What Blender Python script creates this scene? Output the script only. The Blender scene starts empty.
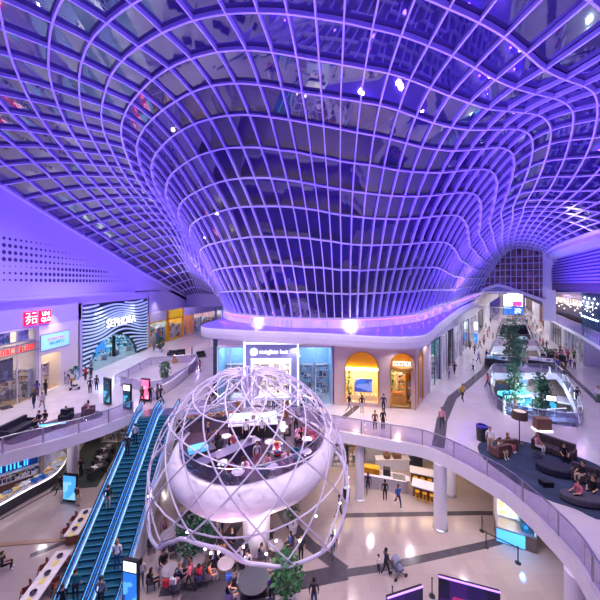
import bpy, bmesh, math, random
from mathutils import Vector, Matrix
from mathutils.geometry import tessellate_polygon
random.seed(7)
GRID = '''-386 1480 186 -396 1480 186 -406 1480 187 -417 1480 187 -427 1480 187 -437 1480 187 -447 1480 188 -458 1480 188 -468 1480 188 -478 1480 188 -488 1480 188 -499 1480 188 -509 1480 186 -519 1480 185 -529 1480 182 -540 1480 179 -550 1480 176 -560 1480 172 -364 1390 183 -375 1389 188 -386 1389 193 -397 1388 197 -409 1387 202 -420 1387 206 -431 1386 210 -441 1386 213 -451 1386 216 -460 1386 218 -469 1387 220 -478 1387 222 -488 1387 222 -500 1387 219 -514 1385 215 -529 1384 210 -545 1382 204 -560 1380 198 -341 1299 179 -353 1298 189 -365 1297 199 -378 1295 208 -390 1294 217 -402 1293 225 -413 1292 232 -424 1292 238 -434 1291 244 -443 1292 249 -451 1292 252 -458 1293 255 -467 1293 256 -481 1292 254 -500 1289 247 -520 1286 240 -540 1282 231 -560 1279 223 -319 1213 176 -332 1211 191 -345 1209 205 -358 1207 218 -371 1205 231 -384 1204 243 -396 1202 254 -407 1201 263 -417 1201 271 -426 1201 278 -434 1202 283 -441 1202 286 -450 1203 288 -466 1201 285 -488 1196 277 -512 1192 268 -536 1187 258 -560 1182 248 -299 1135 174 -312 1133 192 -325 1130 211 -339 1128 229 -353 1125 246 -366 1123 261 -379 1122 275 -390 1120 287 -401 1119 298 -410 1119 306 -419 1119 311 -427 1120 314 -438 1119 316 -456 1117 312 -480 1112 303 -507 1106 293 -534 1100 282 -560 1095 271 -279 1070 172 -293 1067 195 -306 1064 217 -321 1061 239 -335 1058 261 -349 1055 279 -362 1053 296 -375 1051 311 -386 1050 323 -397 1049 332 -407 1048 337 -417 1048 340 -431 1046 340 -450 1043 336 -475 1037 326 -504 1031 315 -532 1025 304 -560 1019 292 -260 1012 171 -274 1009 198 -288 1005 224 -303 1002 250 -318 998 276 -333 995 297 -347 992 317 -360 990 335 -373 988 348 -385 986 358 -398 985 362 -410 983 364 -426 981 362 -448 976 356 -474 971 346 -502 964 335 -531 958 323 -560 951 312 -243 961 170 -257 957 201 -272 953 231 -287 949 261 -302 945 290 -318 941 314 -333 938 336 -347 935 356 -361 932 371 -375 930 380 -391 927 384 -405 924 385 -424 921 382 -447 916 375 -474 909 364 -502 903 353 -531 896 342 -560 889 330 -228 914 170 -242 910 204 -257 905 237 -273 901 270 -289 896 302 -305 892 328 -321 888 353 -337 884 374 -352 881 390 -368 877 399 -386 874 402 -402 870 401 -422 866 398 -447 860 390 -474 854 379 -502 847 369 -531 840 358 -560 833 346 -217 872 170 -231 867 206 -246 862 241 -262 857 277 -279 852 312 -295 847 339 -312 843 365 -329 838 387 -346 834 403 -363 830 412 -383 826 414 -400 822 413 -421 817 410 -446 811 403 -472 804 393 -501 797 383 -530 790 372 -560 782 360 -207 835 170 -222 830 208 -237 824 245 -253 819 283 -270 813 320 -288 808 348 -305 803 375 -323 798 398 -341 793 414 -360 789 422 -381 783 424 -398 779 423 -420 774 420 -445 768 414 -470 761 406 -500 754 395 -530 746 384 -560 738 372 -199 802 170 -213 797 210 -228 791 249 -245 785 288 -263 779 327 -281 773 356 -299 767 384 -318 762 408 -336 756 424 -356 751 432 -377 745 433 -395 741 433 -417 735 430 -442 728 425 -467 721 418 -497 713 408 -528 704 397 -560 695 384 -190 775 170 -205 769 212 -221 762 253 -238 755 294 -257 748 335 -275 742 364 -294 735 393 -313 729 418 -333 723 434 -353 717 442 -374 710 444 -392 705 443 -414 698 441 -439 690 436 -464 682 431 -495 672 421 -527 662 410 -560 651 397 -182 753 170 -199 746 215 -217 738 257 -236 730 301 -255 722 343 -275 714 373 -294 706 403 -314 699 429 -334 691 445 -354 684 453 -375 676 456 -392 670 456 -414 662 453 -439 652 449 -463 643 445 -494 631 436 -526 619 424 -560 606 410 -175 736 170 -193 728 217 -212 719 262 -233 710 307 -253 700 350 -274 691 382 -294 682 413 -314 673 439 -334 664 457 -354 656 466 -374 647 468 -392 639 468 -414 629 465 -439 617 462 -461 606 459 -492 592 450 -525 577 438 -560 561 424 -167 721 170 -186 712 219 -206 702 266 -228 691 313 -249 681 358 -270 670 390 -291 660 423 -312 649 450 -331 639 469 -351 629 478 -371 618 480 -389 609 479 -411 597 477 -436 583 474 -458 570 472 -490 553 463 -524 534 451 -560 515 437 -157 706 170 -177 696 220 -198 686 269 -220 674 318 -241 663 364 -263 651 398 -285 638 431 -306 626 460 -326 614 480 -345 603 490 -366 590 492 -385 579 490 -407 565 488 -432 549 486 -455 533 483 -487 513 475 -523 490 463 -560 467 449 -146 691 170 -165 681 221 -186 670 270 -208 658 320 -230 645 368 -252 632 404 -275 618 439 -298 603 469 -318 590 490 -338 577 501 -359 562 502 -378 549 501 -400 533 499 -426 515 496 -450 496 493 -485 472 485 -523 445 473 -563 418 459 -134 678 170 -152 667 222 -172 656 272 -194 644 323 -216 630 372 -239 615 409 -263 599 446 -286 583 477 -308 567 499 -328 552 510 -350 535 511 -370 520 510 -392 502 509 -417 481 506 -445 459 502 -482 431 493 -523 400 482 -566 367 468 -120 665 170 -138 655 222 -157 643 273 -177 630 324 -200 615 375 -223 599 413 -247 581 452 -270 564 484 -292 546 506 -314 528 518 -337 509 520 -357 491 519 -379 471 518 -405 449 515 -434 423 510 -474 389 501 -518 353 489 -564 316 476 -105 652 170 -121 642 223 -139 631 274 -159 617 326 -181 601 377 -203 584 417 -227 564 457 -250 546 490 -272 526 513 -295 505 525 -319 483 527 -340 463 527 -363 440 526 -388 415 523 -419 385 516 -462 347 507 -508 305 495 -557 262 482 -88 638 170 -103 629 223 -120 618 275 -139 603 327 -160 587 379 -182 568 420 -205 548 462 -227 527 495 -249 507 518 -272 483 531 -297 457 533 -319 433 534 -342 408 533 -367 380 529 -401 346 522 -446 301 511 -495 254 499 -546 205 486 -69 625 170 -83 616 224 -99 605 275 -117 590 328 -137 573 381 -158 553 423 -180 531 465 -201 509 499 -222 487 522 -246 461 535 -272 431 539 -294 404 540 -316 377 538 -342 346 534 -379 305 525 -427 254 514 -478 201 501 -531 148 488 -51 614 170 -64 605 224 -78 594 275 -94 580 329 -113 562 382 -133 541 425 -154 518 467 -174 494 502 -194 469 525 -217 440 539 -242 407 543 -264 377 545 -286 346 542 -313 310 537 -352 264 528 -400 208 516 -452 151 503 -504 92 489 -33 605 170 -44 597 223 -56 586 275 -72 572 328 -89 553 381 -107 531 425 -125 507 468 -144 480 503 -163 452 528 -184 421 543 -207 385 545 -227 352 547 -249 316 544 -278 274 538 -314 224 528 -360 164 517 -409 102 504 -459 39 490 -15 599 170 -24 592 223 -35 581 274 -48 567 327 -63 548 380 -79 525 424 -95 499 466 -112 470 503 -129 438 529 -147 404 544 -167 364 546 -184 328 547 -205 287 543 -232 237 537 -265 184 527 -305 120 516 -348 54 504 -393 -13 491 3 596 170 -5 589 222 -14 579 273 -25 564 326 -37 544 379 -50 521 422 -64 494 463 -78 463 500 -92 428 526 -107 390 542 -123 346 545 -137 306 544 -156 259 540 -179 204 534 -207 145 525 -240 78 515 -276 9 503 -314 -62 490 21 593 170 14 586 222 7 577 271 -2 562 325 -12 542 377 -22 518 418 -34 491 458 -45 458 494 -57 422 520 -68 380 537 -82 332 540 -93 289 540 -109 236 537 -129 176 531 -151 114 522 -178 43 513 -207 -29 502 -237 -103 490 38 591 170 32 585 221 27 576 270 19 561 323 11 541 374 3 517 414 -6 489 454 -16 456 489 -25 419 513 -34 375 530 -45 324 534 -54 277 535 -67 221 532 -84 157 527 -102 92 520 -124 19 511 -147 -56 501 -171 -131 490 53 589 170 49 584 220 45 575 269 39 561 320 33 542 371 26 518 410 18 490 449 11 456 484 3 419 507 -4 374 524 -13 320 529 -21 271 530 -32 213 528 -45 147 523 -60 80 517 -77 5 508 -95 -71 500 -113 -147 490 68 589 170 65 584 219 62 576 267 58 562 318 53 543 367 48 519 406 42 491 445 36 457 480 30 419 503 24 374 519 17 319 524 11 270 525 2 211 523 -9 144 519 -20 76 513 -33 0 506 -46 -77 499 -59 -154 491 83 589 170 81 584 219 79 577 265 77 563 315 73 545 364 70 521 403 66 493 441 62 459 476 57 421 500 53 375 515 47 320 520 42 270 520 35 211 518 28 143 514 20 75 509 11 -2 503 3 -80 497 -6 -158 490 98 591 170 98 586 218 97 579 265 96 565 313 94 547 362 92 524 400 90 495 438 88 461 472 85 422 496 82 377 511 78 322 515 75 273 514 70 213 512 66 144 509 62 75 504 58 -4 500 54 -83 495 50 -162 489 113 594 170 114 589 219 115 581 264 116 568 312 116 549 360 115 526 398 115 497 436 114 464 469 113 425 493 112 379 507 110 325 510 108 277 508 106 216 506 105 147 503 105 76 500 105 -4 496 106 -85 492 108 -166 487 129 598 170 131 593 219 133 585 265 136 571 312 137 552 359 139 529 396 140 501 433 140 467 465 141 429 488 141 384 502 142 331 504 141 283 501 142 222 499 145 152 497 148 80 494 153 -2 491 159 -84 488 165 -166 485 144 604 170 148 597 220 152 588 266 156 574 313 159 555 359 162 532 395 165 504 430 167 472 461 168 435 482 170 391 496 172 338 498 174 291 495 177 231 493 183 160 491 190 87 489 199 4 487 209 -79 484 219 -162 481 159 610 170 165 603 220 170 593 267 176 578 314 182 558 359 186 535 395 190 508 429 193 477 457 196 441 477 199 398 490 203 347 491 205 300 488 211 241 486 220 169 484 231 95 483 243 12 482 257 -72 480 271 -156 478 174 618 170 181 610 221 189 598 268 196 582 315 204 562 361 210 538 396 216 511 429 221 481 455 225 446 473 229 405 485 233 357 484 236 312 480 244 252 479 256 180 478 270 105 478 286 22 477 303 -62 476 320 -147 474 190 627 170 198 617 221 207 605 269 217 587 317 226 566 363 235 541 398 242 514 430 249 485 455 254 451 472 259 412 481 263 366 480 266 325 473 277 264 472 292 192 472 308 118 472 327 35 472 347 -49 471 366 -133 470 205 637 170 215 626 222 225 612 271 237 593 320 248 571 367 259 546 402 268 518 434 276 488 458 283 455 474 288 418 482 294 374 478 298 336 470 309 278 468 326 208 467 343 135 466 364 54 465 386 -28 464 407 -110 463 220 647 170 231 635 222 243 620 272 256 600 322 269 577 370 282 551 406 293 523 438 303 493 462 311 461 478 318 426 484 325 384 479 329 348 471 340 295 465 357 229 462 376 160 459 398 83 457 421 4 454 443 -75 452 235 657 171 247 644 223 260 629 273 275 608 324 290 584 373 304 558 409 317 530 442 329 500 467 338 469 482 346 437 487 353 398 481 358 364 472 369 316 463 387 256 457 406 192 451 428 119 447 451 46 442 474 -28 437 250 668 172 263 654 224 277 639 274 292 618 325 309 594 374 325 568 410 340 540 443 352 511 468 363 481 483 371 451 487 379 416 480 384 386 470 396 342 460 414 287 451 433 228 443 455 162 435 477 94 428 499 26 421 266 680 174 279 667 225 294 651 274 309 631 324 326 607 372 343 581 408 359 554 440 373 526 465 385 498 479 394 470 481 401 439 474 407 410 465 421 369 454 438 319 443 455 267 433 475 207 423 496 145 414 517 84 404 283 695 176 296 682 225 310 666 272 326 647 320 343 624 366 360 599 400 376 573 431 390 547 455 403 520 468 412 494 470 420 465 463 428 437 453 440 400 442 455 356 431 469 310 421 487 256 410 505 202 399 523 147 388 301 712 178 314 699 224 327 684 269 343 666 314 359 644 358 375 622 390 390 598 419 404 573 441 418 547 452 428 523 453 437 494 446 446 468 437 455 435 427 465 397 417 476 357 406 490 311 395 504 264 383 519 216 371 319 730 181 331 718 224 344 704 265 359 687 307 374 667 348 388 646 377 403 624 404 416 601 424 430 577 434 441 553 435 451 526 428 459 501 419 465 473 411 472 441 402 479 407 391 488 368 380 498 328 368 509 287 355 337 747 184 348 735 224 360 722 262 373 707 301 387 688 339 401 670 366 414 649 391 427 628 409 440 605 419 452 582 419 462 556 413 470 534 404 474 509 397 478 481 389 482 452 379 488 419 368 494 384 355 501 349 342 352 761 186 363 750 223 374 738 259 386 724 296 399 707 331 411 690 357 424 671 380 436 650 397 449 629 407 460 607 408 469 582 403 476 561 395 480 538 388 483 513 380 485 487 371 488 457 360 492 427 347 496 397 334 367 772 188 377 762 223 387 750 257 398 736 292 410 720 325 422 704 349 434 685 371 446 666 388 457 645 397 467 625 399 476 602 395 481 582 389 485 560 383 487 537 375 487 514 365 489 487 355 491 461 342 493 434 330 382 784 189 391 773 223 401 760 256 412 746 289 423 731 320 434 714 343 445 696 363 456 677 380 467 657 389 475 638 392 482 617 390 487 598 385 490 578 379 492 557 371 492 536 362 492 513 351 492 490 340 492 467 327 398 798 192 407 786 224 416 774 255 426 760 285 436 745 315 447 729 337 457 711 357 468 693 372 477 675 382 485 657 386 491 637 384 496 620 381 498 602 375 500 583 368 500 564 359 500 544 349 499 524 338 498 505 326 416 815 194 424 804 225 433 791 254 443 778 283 452 763 310 462 748 331 472 732 350 482 715 365 491 698 375 499 682 380 505 665 379 509 649 376 512 633 371 514 616 364 515 600 356 516 583 347 516 566 336 515 549 325 435 835 197 443 823 226 452 812 254 461 799 281 471 785 306 480 771 326 490 757 344 500 742 359 508 727 369 516 712 374 522 697 374 527 683 372 531 669 367 534 654 361 536 640 354 538 626 345 539 612 336 540 598 326 456 856 200 464 845 228 472 834 254 481 822 279 491 810 303 500 797 322 510 784 340 519 771 354 528 758 363 535 745 368 543 731 369 548 720 367 553 707 364 557 695 359 561 683 352 564 671 344 566 659 336 569 648 327 478 878 204 487 869 229 495 858 254 504 848 278 513 837 300 522 825 319 532 814 335 541 802 349 549 791 358 557 779 363 564 768 364 571 757 363 576 747 360 582 736 356 586 726 350 591 716 343 595 706 336 598 697 328 504 903 207 512 894 231 521 885 255 529 875 277 538 865 298 547 855 316 556 845 332 564 835 345 573 825 354 580 815 359 588 805 360 595 796 359 601 787 357 607 777 353 612 769 348 618 760 342 623 752 335 627 743 328 532 930 211 540 921 234 548 913 256 556 904 277 565 896 297 573 887 314 582 878 329 590 869 341 598 861 350 606 852 355 613 843 356 620 835 355 627 827 353 634 819 350 640 812 346 646 804 340 652 796 335 658 789 329 561 957 214 569 950 236 577 942 257 585 935 277 593 927 296 601 920 312 609 912 326 617 905 337 625 897 346 632 890 351 640 883 352 647 876 351 655 869 350 662 862 347 669 855 343 676 848 339 682 841 334 689 835 329 590 984 218 598 978 238 605 972 258 613 966 277 621 960 294 628 953 310 636 947 323 644 941 334 651 935 342 659 929 346 666 923 348 674 917 348 682 911 346 689 904 344 697 898 341 705 892 338 712 886 334 720 880 330'''
SC = bpy.context.scene
COL = SC.collection
PI = math.pi
F, PCX, PCY, CAMH = 300.0, 300.0, 283.0, 12.0          # focal length in pixels, principal point, eye height over the upper floor
LOW = -5.5                                              # the lower concourse
SLAB = .85

def at(px, py, z=0.0):
    """point of the photograph on the horizontal plane z"""
    Y = F * (CAMH - z) / (py - PCY)
    return Vector(((px - PCX) * Y / F, Y, z))
def lwall(px, py):
    """point of the photograph on the long left wall (x = -28)"""
    Y = 28.0 * F / (PCX - px)
    return Y, CAMH - (py - PCY) * Y / F

# ------------------------------------------------------------------ materials
def lin(h):
    h = h.lstrip('#')
    out = []
    for i in (0, 2, 4):
        c = int(h[i:i+2], 16) / 255
        out.append(c / 12.92 if c <= .04045 else ((c + .055) / 1.055) ** 2.4)
    return out
MATS = {}
def mat(name, hexc, rough=.5, metal=0.0, emit=0.0, noise=.08, scale=3.0, ehex=None, ior=1.45, spec=None):
    if name in MATS: return MATS[name]
    m = bpy.data.materials.new(name); m.use_nodes = True
    nt = m.node_tree; b = nt.nodes['Principled BSDF']
    c = lin(hexc)
    tc = nt.nodes.new('ShaderNodeTexCoord'); nz = nt.nodes.new('ShaderNodeTexNoise')
    nz.inputs['Scale'].default_value = scale; nz.inputs['Detail'].default_value = 3
    nt.links.new(tc.outputs['Object'], nz.inputs['Vector'])
    rp = nt.nodes.new('ShaderNodeValToRGB')
    rp.color_ramp.elements[0].position = .3; rp.color_ramp.elements[1].position = .7
    rp.color_ramp.elements[0].color = [x * (1 - noise) for x in c] + [1]
    rp.color_ramp.elements[1].color = [min(1, x * (1 + noise)) for x in c] + [1]
    nt.links.new(nz.outputs['Fac'], rp.inputs['Fac']); nt.links.new(rp.outputs['Color'], b.inputs['Base Color'])
    b.inputs['Roughness'].default_value = rough; b.inputs['Metallic'].default_value = metal
    b.inputs['IOR'].default_value = ior
    if spec is not None: b.inputs['Specular IOR Level'].default_value = spec
    if emit:
        b.inputs['Emission Color'].default_value = lin(ehex or hexc) + [1]
        b.inputs['Emission Strength'].default_value = emit
    MATS[name] = m
    return m
def clear_glass(name, hexc, alpha=.8, rough=.02):
    """thin architectural glass: mostly see-through, with a Fresnel sheen"""
    m = bpy.data.materials.new(name); m.use_nodes = True; nt = m.node_tree
    for n in list(nt.nodes): nt.nodes.remove(n)
    out = nt.nodes.new('ShaderNodeOutputMaterial'); mx = nt.nodes.new('ShaderNodeMixShader'); mx2 = nt.nodes.new('ShaderNodeMixShader')
    tr = nt.nodes.new('ShaderNodeBsdfTransparent'); gl = nt.nodes.new('ShaderNodeBsdfGlossy'); df = nt.nodes.new('ShaderNodeBsdfDiffuse')
    lw = nt.nodes.new('ShaderNodeLayerWeight'); lw.inputs['Blend'].default_value = .5; pw = nt.nodes.new('ShaderNodeMath'); pw.operation = 'POWER'; pw.inputs[1].default_value = 4.5
    fr = nt.nodes.new('ShaderNodeMath'); fr.operation = 'MULTIPLY_ADD'; fr.inputs[1].default_value = .8; fr.inputs[2].default_value = .04
    nt.links.new(lw.outputs['Facing'], pw.inputs[0]); nt.links.new(pw.outputs[0], fr.inputs[0])
    gl.inputs['Roughness'].default_value = rough; df.inputs['Color'].default_value = lin(hexc) + [1]
    tr.inputs['Color'].default_value = [min(1, .6 + .4 * x) for x in lin(hexc)] + [1]
    mx.inputs['Fac'].default_value = 1 - alpha
    nt.links.new(tr.outputs[0], mx.inputs[1]); nt.links.new(df.outputs[0], mx.inputs[2])
    nt.links.new(fr.outputs[0], mx2.inputs['Fac']); nt.links.new(mx.outputs[0], mx2.inputs[1]); nt.links.new(gl.outputs[0], mx2.inputs[2])
    nt.links.new(mx2.outputs[0], out.inputs['Surface'])
    MATS[name] = m
    return m
def patch_mat(name, cols, scale=6.0, rough=.5, emit=0.0, stretch=(1, 1, 1)):
    """random patches of the given colours (goods on shelves, pictures on screens)"""
    if name in MATS: return MATS[name]
    m = bpy.data.materials.new(name); m.use_nodes = True; nt = m.node_tree; b = nt.nodes['Principled BSDF']
    tc = nt.nodes.new('ShaderNodeTexCoord'); mp = nt.nodes.new('ShaderNodeMapping'); mp.inputs['Scale'].default_value = stretch
    vo = nt.nodes.new('ShaderNodeTexVoronoi'); vo.distance = 'CHEBYCHEV'; vo.inputs['Scale'].default_value = scale
    sp = nt.nodes.new('ShaderNodeSeparateColor')
    rp = nt.nodes.new('ShaderNodeValToRGB'); rp.color_ramp.interpolation = 'CONSTANT'
    e = rp.color_ramp.elements
    n = len(cols)
    e[0].position = 0; e[0].color = lin(cols[0]) + [1]
    e[1].position = 1 / n; e[1].color = lin(cols[1]) + [1]
    for i in range(2, n):
        x = e.new(i / n); x.color = lin(cols[i]) + [1]
    nt.links.new(tc.outputs['Object'], mp.inputs['Vector']); nt.links.new(mp.outputs[0], vo.inputs['Vector'])
    nt.links.new(vo.outputs['Color'], sp.inputs[0]); nt.links.new(sp.outputs[0], rp.inputs['Fac'])
    nt.links.new(rp.outputs['Color'], b.inputs['Base Color']); b.inputs['Roughness'].default_value = rough
    if emit:
        nt.links.new(rp.outputs['Color'], b.inputs['Emission Color']); b.inputs['Emission Strength'].default_value = emit
    MATS[name] = m
    return m

# ------------------------------------------------------------------ mesh builder
class MB:
    def __init__(s): s.v = []; s.f = []; s.m = []
    def add(s, vs, fs, mi=0):
        o = len(s.v); s.v += [tuple(x) for x in vs]
        for f in fs: s.f.append([i + o for i in f]); s.m.append(mi)
        return s
    def box(s, x0, y0, z0, x1, y1, z1, mi=0):
        v = [(x, y, z) for z in (z0, z1) for y in (y0, y1) for x in (x0, x1)]
        return s.add(v, [(0, 2, 3, 1), (4, 5, 7, 6), (0, 1, 5, 4), (2, 6, 7, 3), (0, 4, 6, 2), (1, 3, 7, 5)], mi)
    def obox(s, c, size, rz=0.0, mi=0):
        c = Vector(c); hx, hy, hz = [q / 2 for q in size]; r = Matrix.Rotation(rz, 3, 'Z')
        v = [c + r @ Vector((x, y, z)) for z in (-hz, hz) for y in (-hy, hy) for x in (-hx, hx)]
        return s.add(v, [(0, 2, 3, 1), (4, 5, 7, 6), (0, 1, 5, 4), (2, 6, 7, 3), (0, 4, 6, 2), (1, 3, 7, 5)], mi)
    def bar(s, a, b, w, h, up=(0, 0, 1), mi=0):
        return s.ribbon([a, b], w, h, [up, up], mi)
    def ribbon(s, path, w, h, normals, mi=0, closed=False):
        """rectangular section swept along a path; h is measured along the normals"""
        path = [Vector(p) for p in path]; n = len(path); rings = []
        for i, p in enumerate(path):
            t = path[(i + 1) % n if closed else min(i + 1, n - 1)] - path[(i - 1) % n if closed else max(i - 1, 0)]
            t.normalize(); nn = Vector(normals[i]); nn = (nn - t * nn.dot(t)); nn.normalize(); b = t.cross(nn)
            rings += [p + b * (w / 2) + nn * (h / 2), p - b * (w / 2) + nn * (h / 2), p - b * (w / 2) - nn * (h / 2), p + b * (w / 2) - nn * (h / 2)]
        fs = []
        for i in range(n if closed else n - 1):
            a = i * 4; c = ((i + 1) % n) * 4
            for k in range(4): fs.append((a + k, a + (k + 1) % 4, c + (k + 1) % 4, c + k))
        if not closed: fs += [(3, 2, 1, 0), (n * 4 - 4, n * 4 - 3, n * 4 - 2, n * 4 - 1)]
        return s.add(rings, fs, mi)
    def tube(s, path, r, n=6, closed=False, mi=0):
        path = [Vector(p) for p in path]; L = len(path); vs = []; fs = []
        rs = r if isinstance(r, (list, tuple)) else [r] * L
        ref = None
        for i, p in enumerate(path):
            t = path[(i + 1) % L if closed else min(i + 1, L - 1)] - path[(i - 1) % L if closed else max(i - 1, 0)]
            t.normalize()
            if ref is None: ref = Vector((0, 0, 1)) if abs(t.z) < .9 else Vector((1, 0, 0))
            a = ref - t * ref.dot(t)
            if a.length < 1e-5: a = Vector((1, 0, 0)).cross(t)
            a.normalize(); ref = a; b = t.cross(a)
            for k in range(n):
                q = 2 * PI * k / n
                vs.append(p + a * (rs[i] * math.cos(q)) + b * (rs[i] * math.sin(q)))
        for i in range(L if closed else L - 1):
            for k in range(n):
                fs.append((i * n + k, i * n + (k + 1) % n, ((i + 1) % L) * n + (k + 1) % n, ((i + 1) % L) * n + k))
        if not closed: fs += [tuple(range(n))[::-1], tuple(range((L - 1) * n, L * n))]
        return s.add(vs, fs, mi)
    def lathe(s, prof, n=20, c=(0, 0, 0), mi=0):
        vs = []; fs = []
        for r, z in prof:
            for k in range(n):
                q = 2 * PI * k / n
                vs.append((c[0] + r * math.cos(q), c[1] + r * math.sin(q), c[2] + z))
        for i in range(len(prof) - 1):
            for k in range(n): fs.append((i * n + k, i * n + (k + 1) % n, (i + 1) * n + (k + 1) % n, (i + 1) * n + k))
        fs += [tuple(range(n))[::-1], tuple(range((len(prof) - 1) * n, len(prof) * n))]
        return s.add(vs, fs, mi)
    def plate(s, outer, holes=(), z0=0.0, z1=1.0, M=None, mi=(0, 0, 0)):
        """flat plate with holes between z0 and z1; mi = materials of top, sides, bottom; M maps local to final"""
        loops = [list(outer)] + [list(h) for h in holes]
        flat = [(p[0], p[1], 0) for l in loops for p in l]
        tris = tessellate_polygon([[Vector((p[0], p[1], 0)) for p in l] for l in loops])
        N = len(flat); M = M or Matrix.Identity(4)
        vs = [M @ Vector((p[0], p[1], z1)) for p in flat] + [M @ Vector((p[0], p[1], z0)) for p in flat]
        o = len(s.v); s.v += [tuple(x) for x in vs]
        for t in tris:
            a, b, c = [Vector(flat[i]) for i in t]
            if (b - a).cross(c - a).z < 0: t = t[::-1]
            s.f.append([i + o for i in t]); s.m.append(mi[0])
            s.f.append([i + N + o for i in t[::-1]]); s.m.append(mi[2])
        st = 0
        for li, l in enumerate(loops):
            n = len(l)
            ar = sum(l[i][0] * l[(i + 1) % n][1] - l[(i + 1) % n][0] * l[i][1] for i in range(n))
            ccw = ar > 0
            for i in range(n):
                a = st + i; b = st + (i + 1) % n
                f = [a, b, b + N, a + N]
                if ccw == (li == 0): f = f[::-1]
                s.f.append([q + o for q in f]); s.m.append(mi[1])
            st += n
        return s
    def build(s, name, mats, parent=None, smooth=False, recalc=False, loc=None):
        me = bpy.data.meshes.new(name); me.from_pydata(s.v, [], s.f)
        ms = mats if isinstance(mats, (list, tuple)) else [mats]
        for m in ms: me.materials.append(m)
        if len(ms) > 1: me.polygons.foreach_set('material_index', s.m)
        if smooth: me.polygons.foreach_set('use_smooth', [True] * len(me.polygons))
        if recalc:
            bm = bmesh.new(); bm.from_mesh(me); bmesh.ops.recalc_face_normals(bm, faces=bm.faces); bm.to_mesh(me); bm.free()
        me.update()
        o = bpy.data.objects.new(name, me); COL.objects.link(o)
        if parent: o.parent = parent
        if loc: o.location = loc
        return o

def tag(o, label=None, cat=None, group=None, kind=None):
    if label: o['label'] = label
    if cat: o['category'] = cat
    if group: o['group'] = group
    if kind: o['kind'] = kind
    return o
def thing(name, label, cat, loc=(0, 0, 0), rz=0.0, group=None):
    o = bpy.data.objects.new(name, None); COL.objects.link(o); o.empty_display_size = .2
    o.location = loc; o.rotation_euler = (0, 0, rz)
    return tag(o, label, cat, group)
def struct(o): o['kind'] = 'structure'; return o
def copy_tree(o, parent=None):
    c = o.copy(); COL.objects.link(c)
    if parent: c.parent = parent
    for ch in o.children: copy_tree(ch, c)
    return c
def catmull(pts, n, closed=False):
    pts = [Vector(p) for p in pts]; m = len(pts); out = []
    segs = m if closed else m - 1
    for i in range(segs):
        p1, p2 = pts[i], pts[(i + 1) % m]
        p0 = pts[i - 1] if (closed or i) else 2 * p1 - p2
        p3 = pts[(i + 2) % m] if (closed or i + 2 < m) else 2 * p2 - p1
        for k in range(n):
            f = k / n
            out.append(.5 * ((2 * p1) + (-p0 + p2) * f + (2 * p0 - 5 * p1 + 4 * p2 - p3) * f * f + (-p0 + 3 * p1 - 3 * p2 + p3) * f ** 3))
    if not closed: out.append(pts[-1])
    return out
def text_mesh(name, s, size, m, parent, loc, rot, extrude=.04, align='CENTER', spacing=1.0):
    cu = bpy.data.curves.new(name, 'FONT'); cu.body = s; cu.size = size; cu.extrude = extrude
    cu.align_x = align; cu.align_y = 'CENTER'; cu.space_character = spacing
    o = bpy.data.objects.new(name, cu); COL.objects.link(o)
    dg = bpy.context.evaluated_depsgraph_get(); dg.update()
    me = bpy.data.meshes.new_from_object(o.evaluated_get(dg)); me.name = name
    bpy.data.objects.remove(o); bpy.data.curves.remove(cu)
    me.materials.clear(); me.materials.append(m)
    t = bpy.data.objects.new(name, me); COL.objects.link(t)
    if parent: t.parent = parent
    t.location = loc; t.rotation_euler = rot
    return t

# ------------------------------------------------------------------ shared materials
M_white = mat('white_paint', '#e6e0ec', .45, noise=.02)
M_steel = mat('white_steel', '#d8d2f0', .35, noise=.02)
M_fascia = mat('white_fascia', '#e9e2ee', .35, noise=.02)
M_chrome = mat('brushed_steel', '#b8b8c4', .3, .9)
M_black = mat('black_plastic', '#16161c', .4)
M_dark = mat('dark_grey', '#33323c', .5)
M_wood = mat('warm_wood', '#8a5c3c', .5, noise=.2, scale=8)
M_brown = mat('brown_cladding', '#7a5648', .5, noise=.12)
M_yellow = mat('yellow_paint', '#f2b41c', .5)
M_glass = clear_glass('clear_glass', '#c8d4e8', .94)
M_glass_tint = clear_glass('balustrade_glass', '#c4b8dc', .92)
M_bulb = mat('lamp_white', '#ffffff', .5, emit=26, ehex='#fff4ea')
M_bulb_cool = mat('lamp_cool', '#ffffff', .5, emit=24, ehex='#dcecff')
M_bulb_warm = mat('lamp_warm', '#ffffff', .5, emit=22, ehex='#ffdca0')
M_led_cyan = mat('led_cyan', '#40b0ff', .4, emit=3.2, ehex='#4aa8ff')
M_led_white = mat('led_white', '#ffffff', .4, emit=3.0, ehex='#f0f2ff')

# ------------------------------------------------------------------ camera, world
cam = bpy.data.cameras.new('camera'); camo = bpy.data.objects.new('camera', cam); COL.objects.link(camo)
camo.location = (0, 0, CAMH); camo.rotation_euler = (PI / 2, 0, 0)
cam.sensor_width = 36; cam.lens = 18.0; cam.shift_y = -(300 - PCY) / 600; cam.clip_end = 600; cam.clip_start = .05
SC.camera = camo
w = bpy.data.worlds.new('night'); SC.world = w; w.use_nodes = True
w.node_tree.nodes['Background'].inputs[0].default_value = lin('#6a5ac8') + [1]
w.node_tree.nodes['Background'].inputs[1].default_value = .5
vs = SC.view_settings; vs.view_transform = 'Standard'; vs.look = 'None'; vs.gamma = 1.0; vs.use_curve_mapping = False; vs.exposure = 0.0
try: SC.cycles.use_denoising = True; SC.cycles.max_bounces = 8; SC.cycles.sample_clamp_indirect = 4; SC.cycles.caustics_reflective = False; SC.cycles.caustics_refractive = False
except Exception: pass

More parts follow.
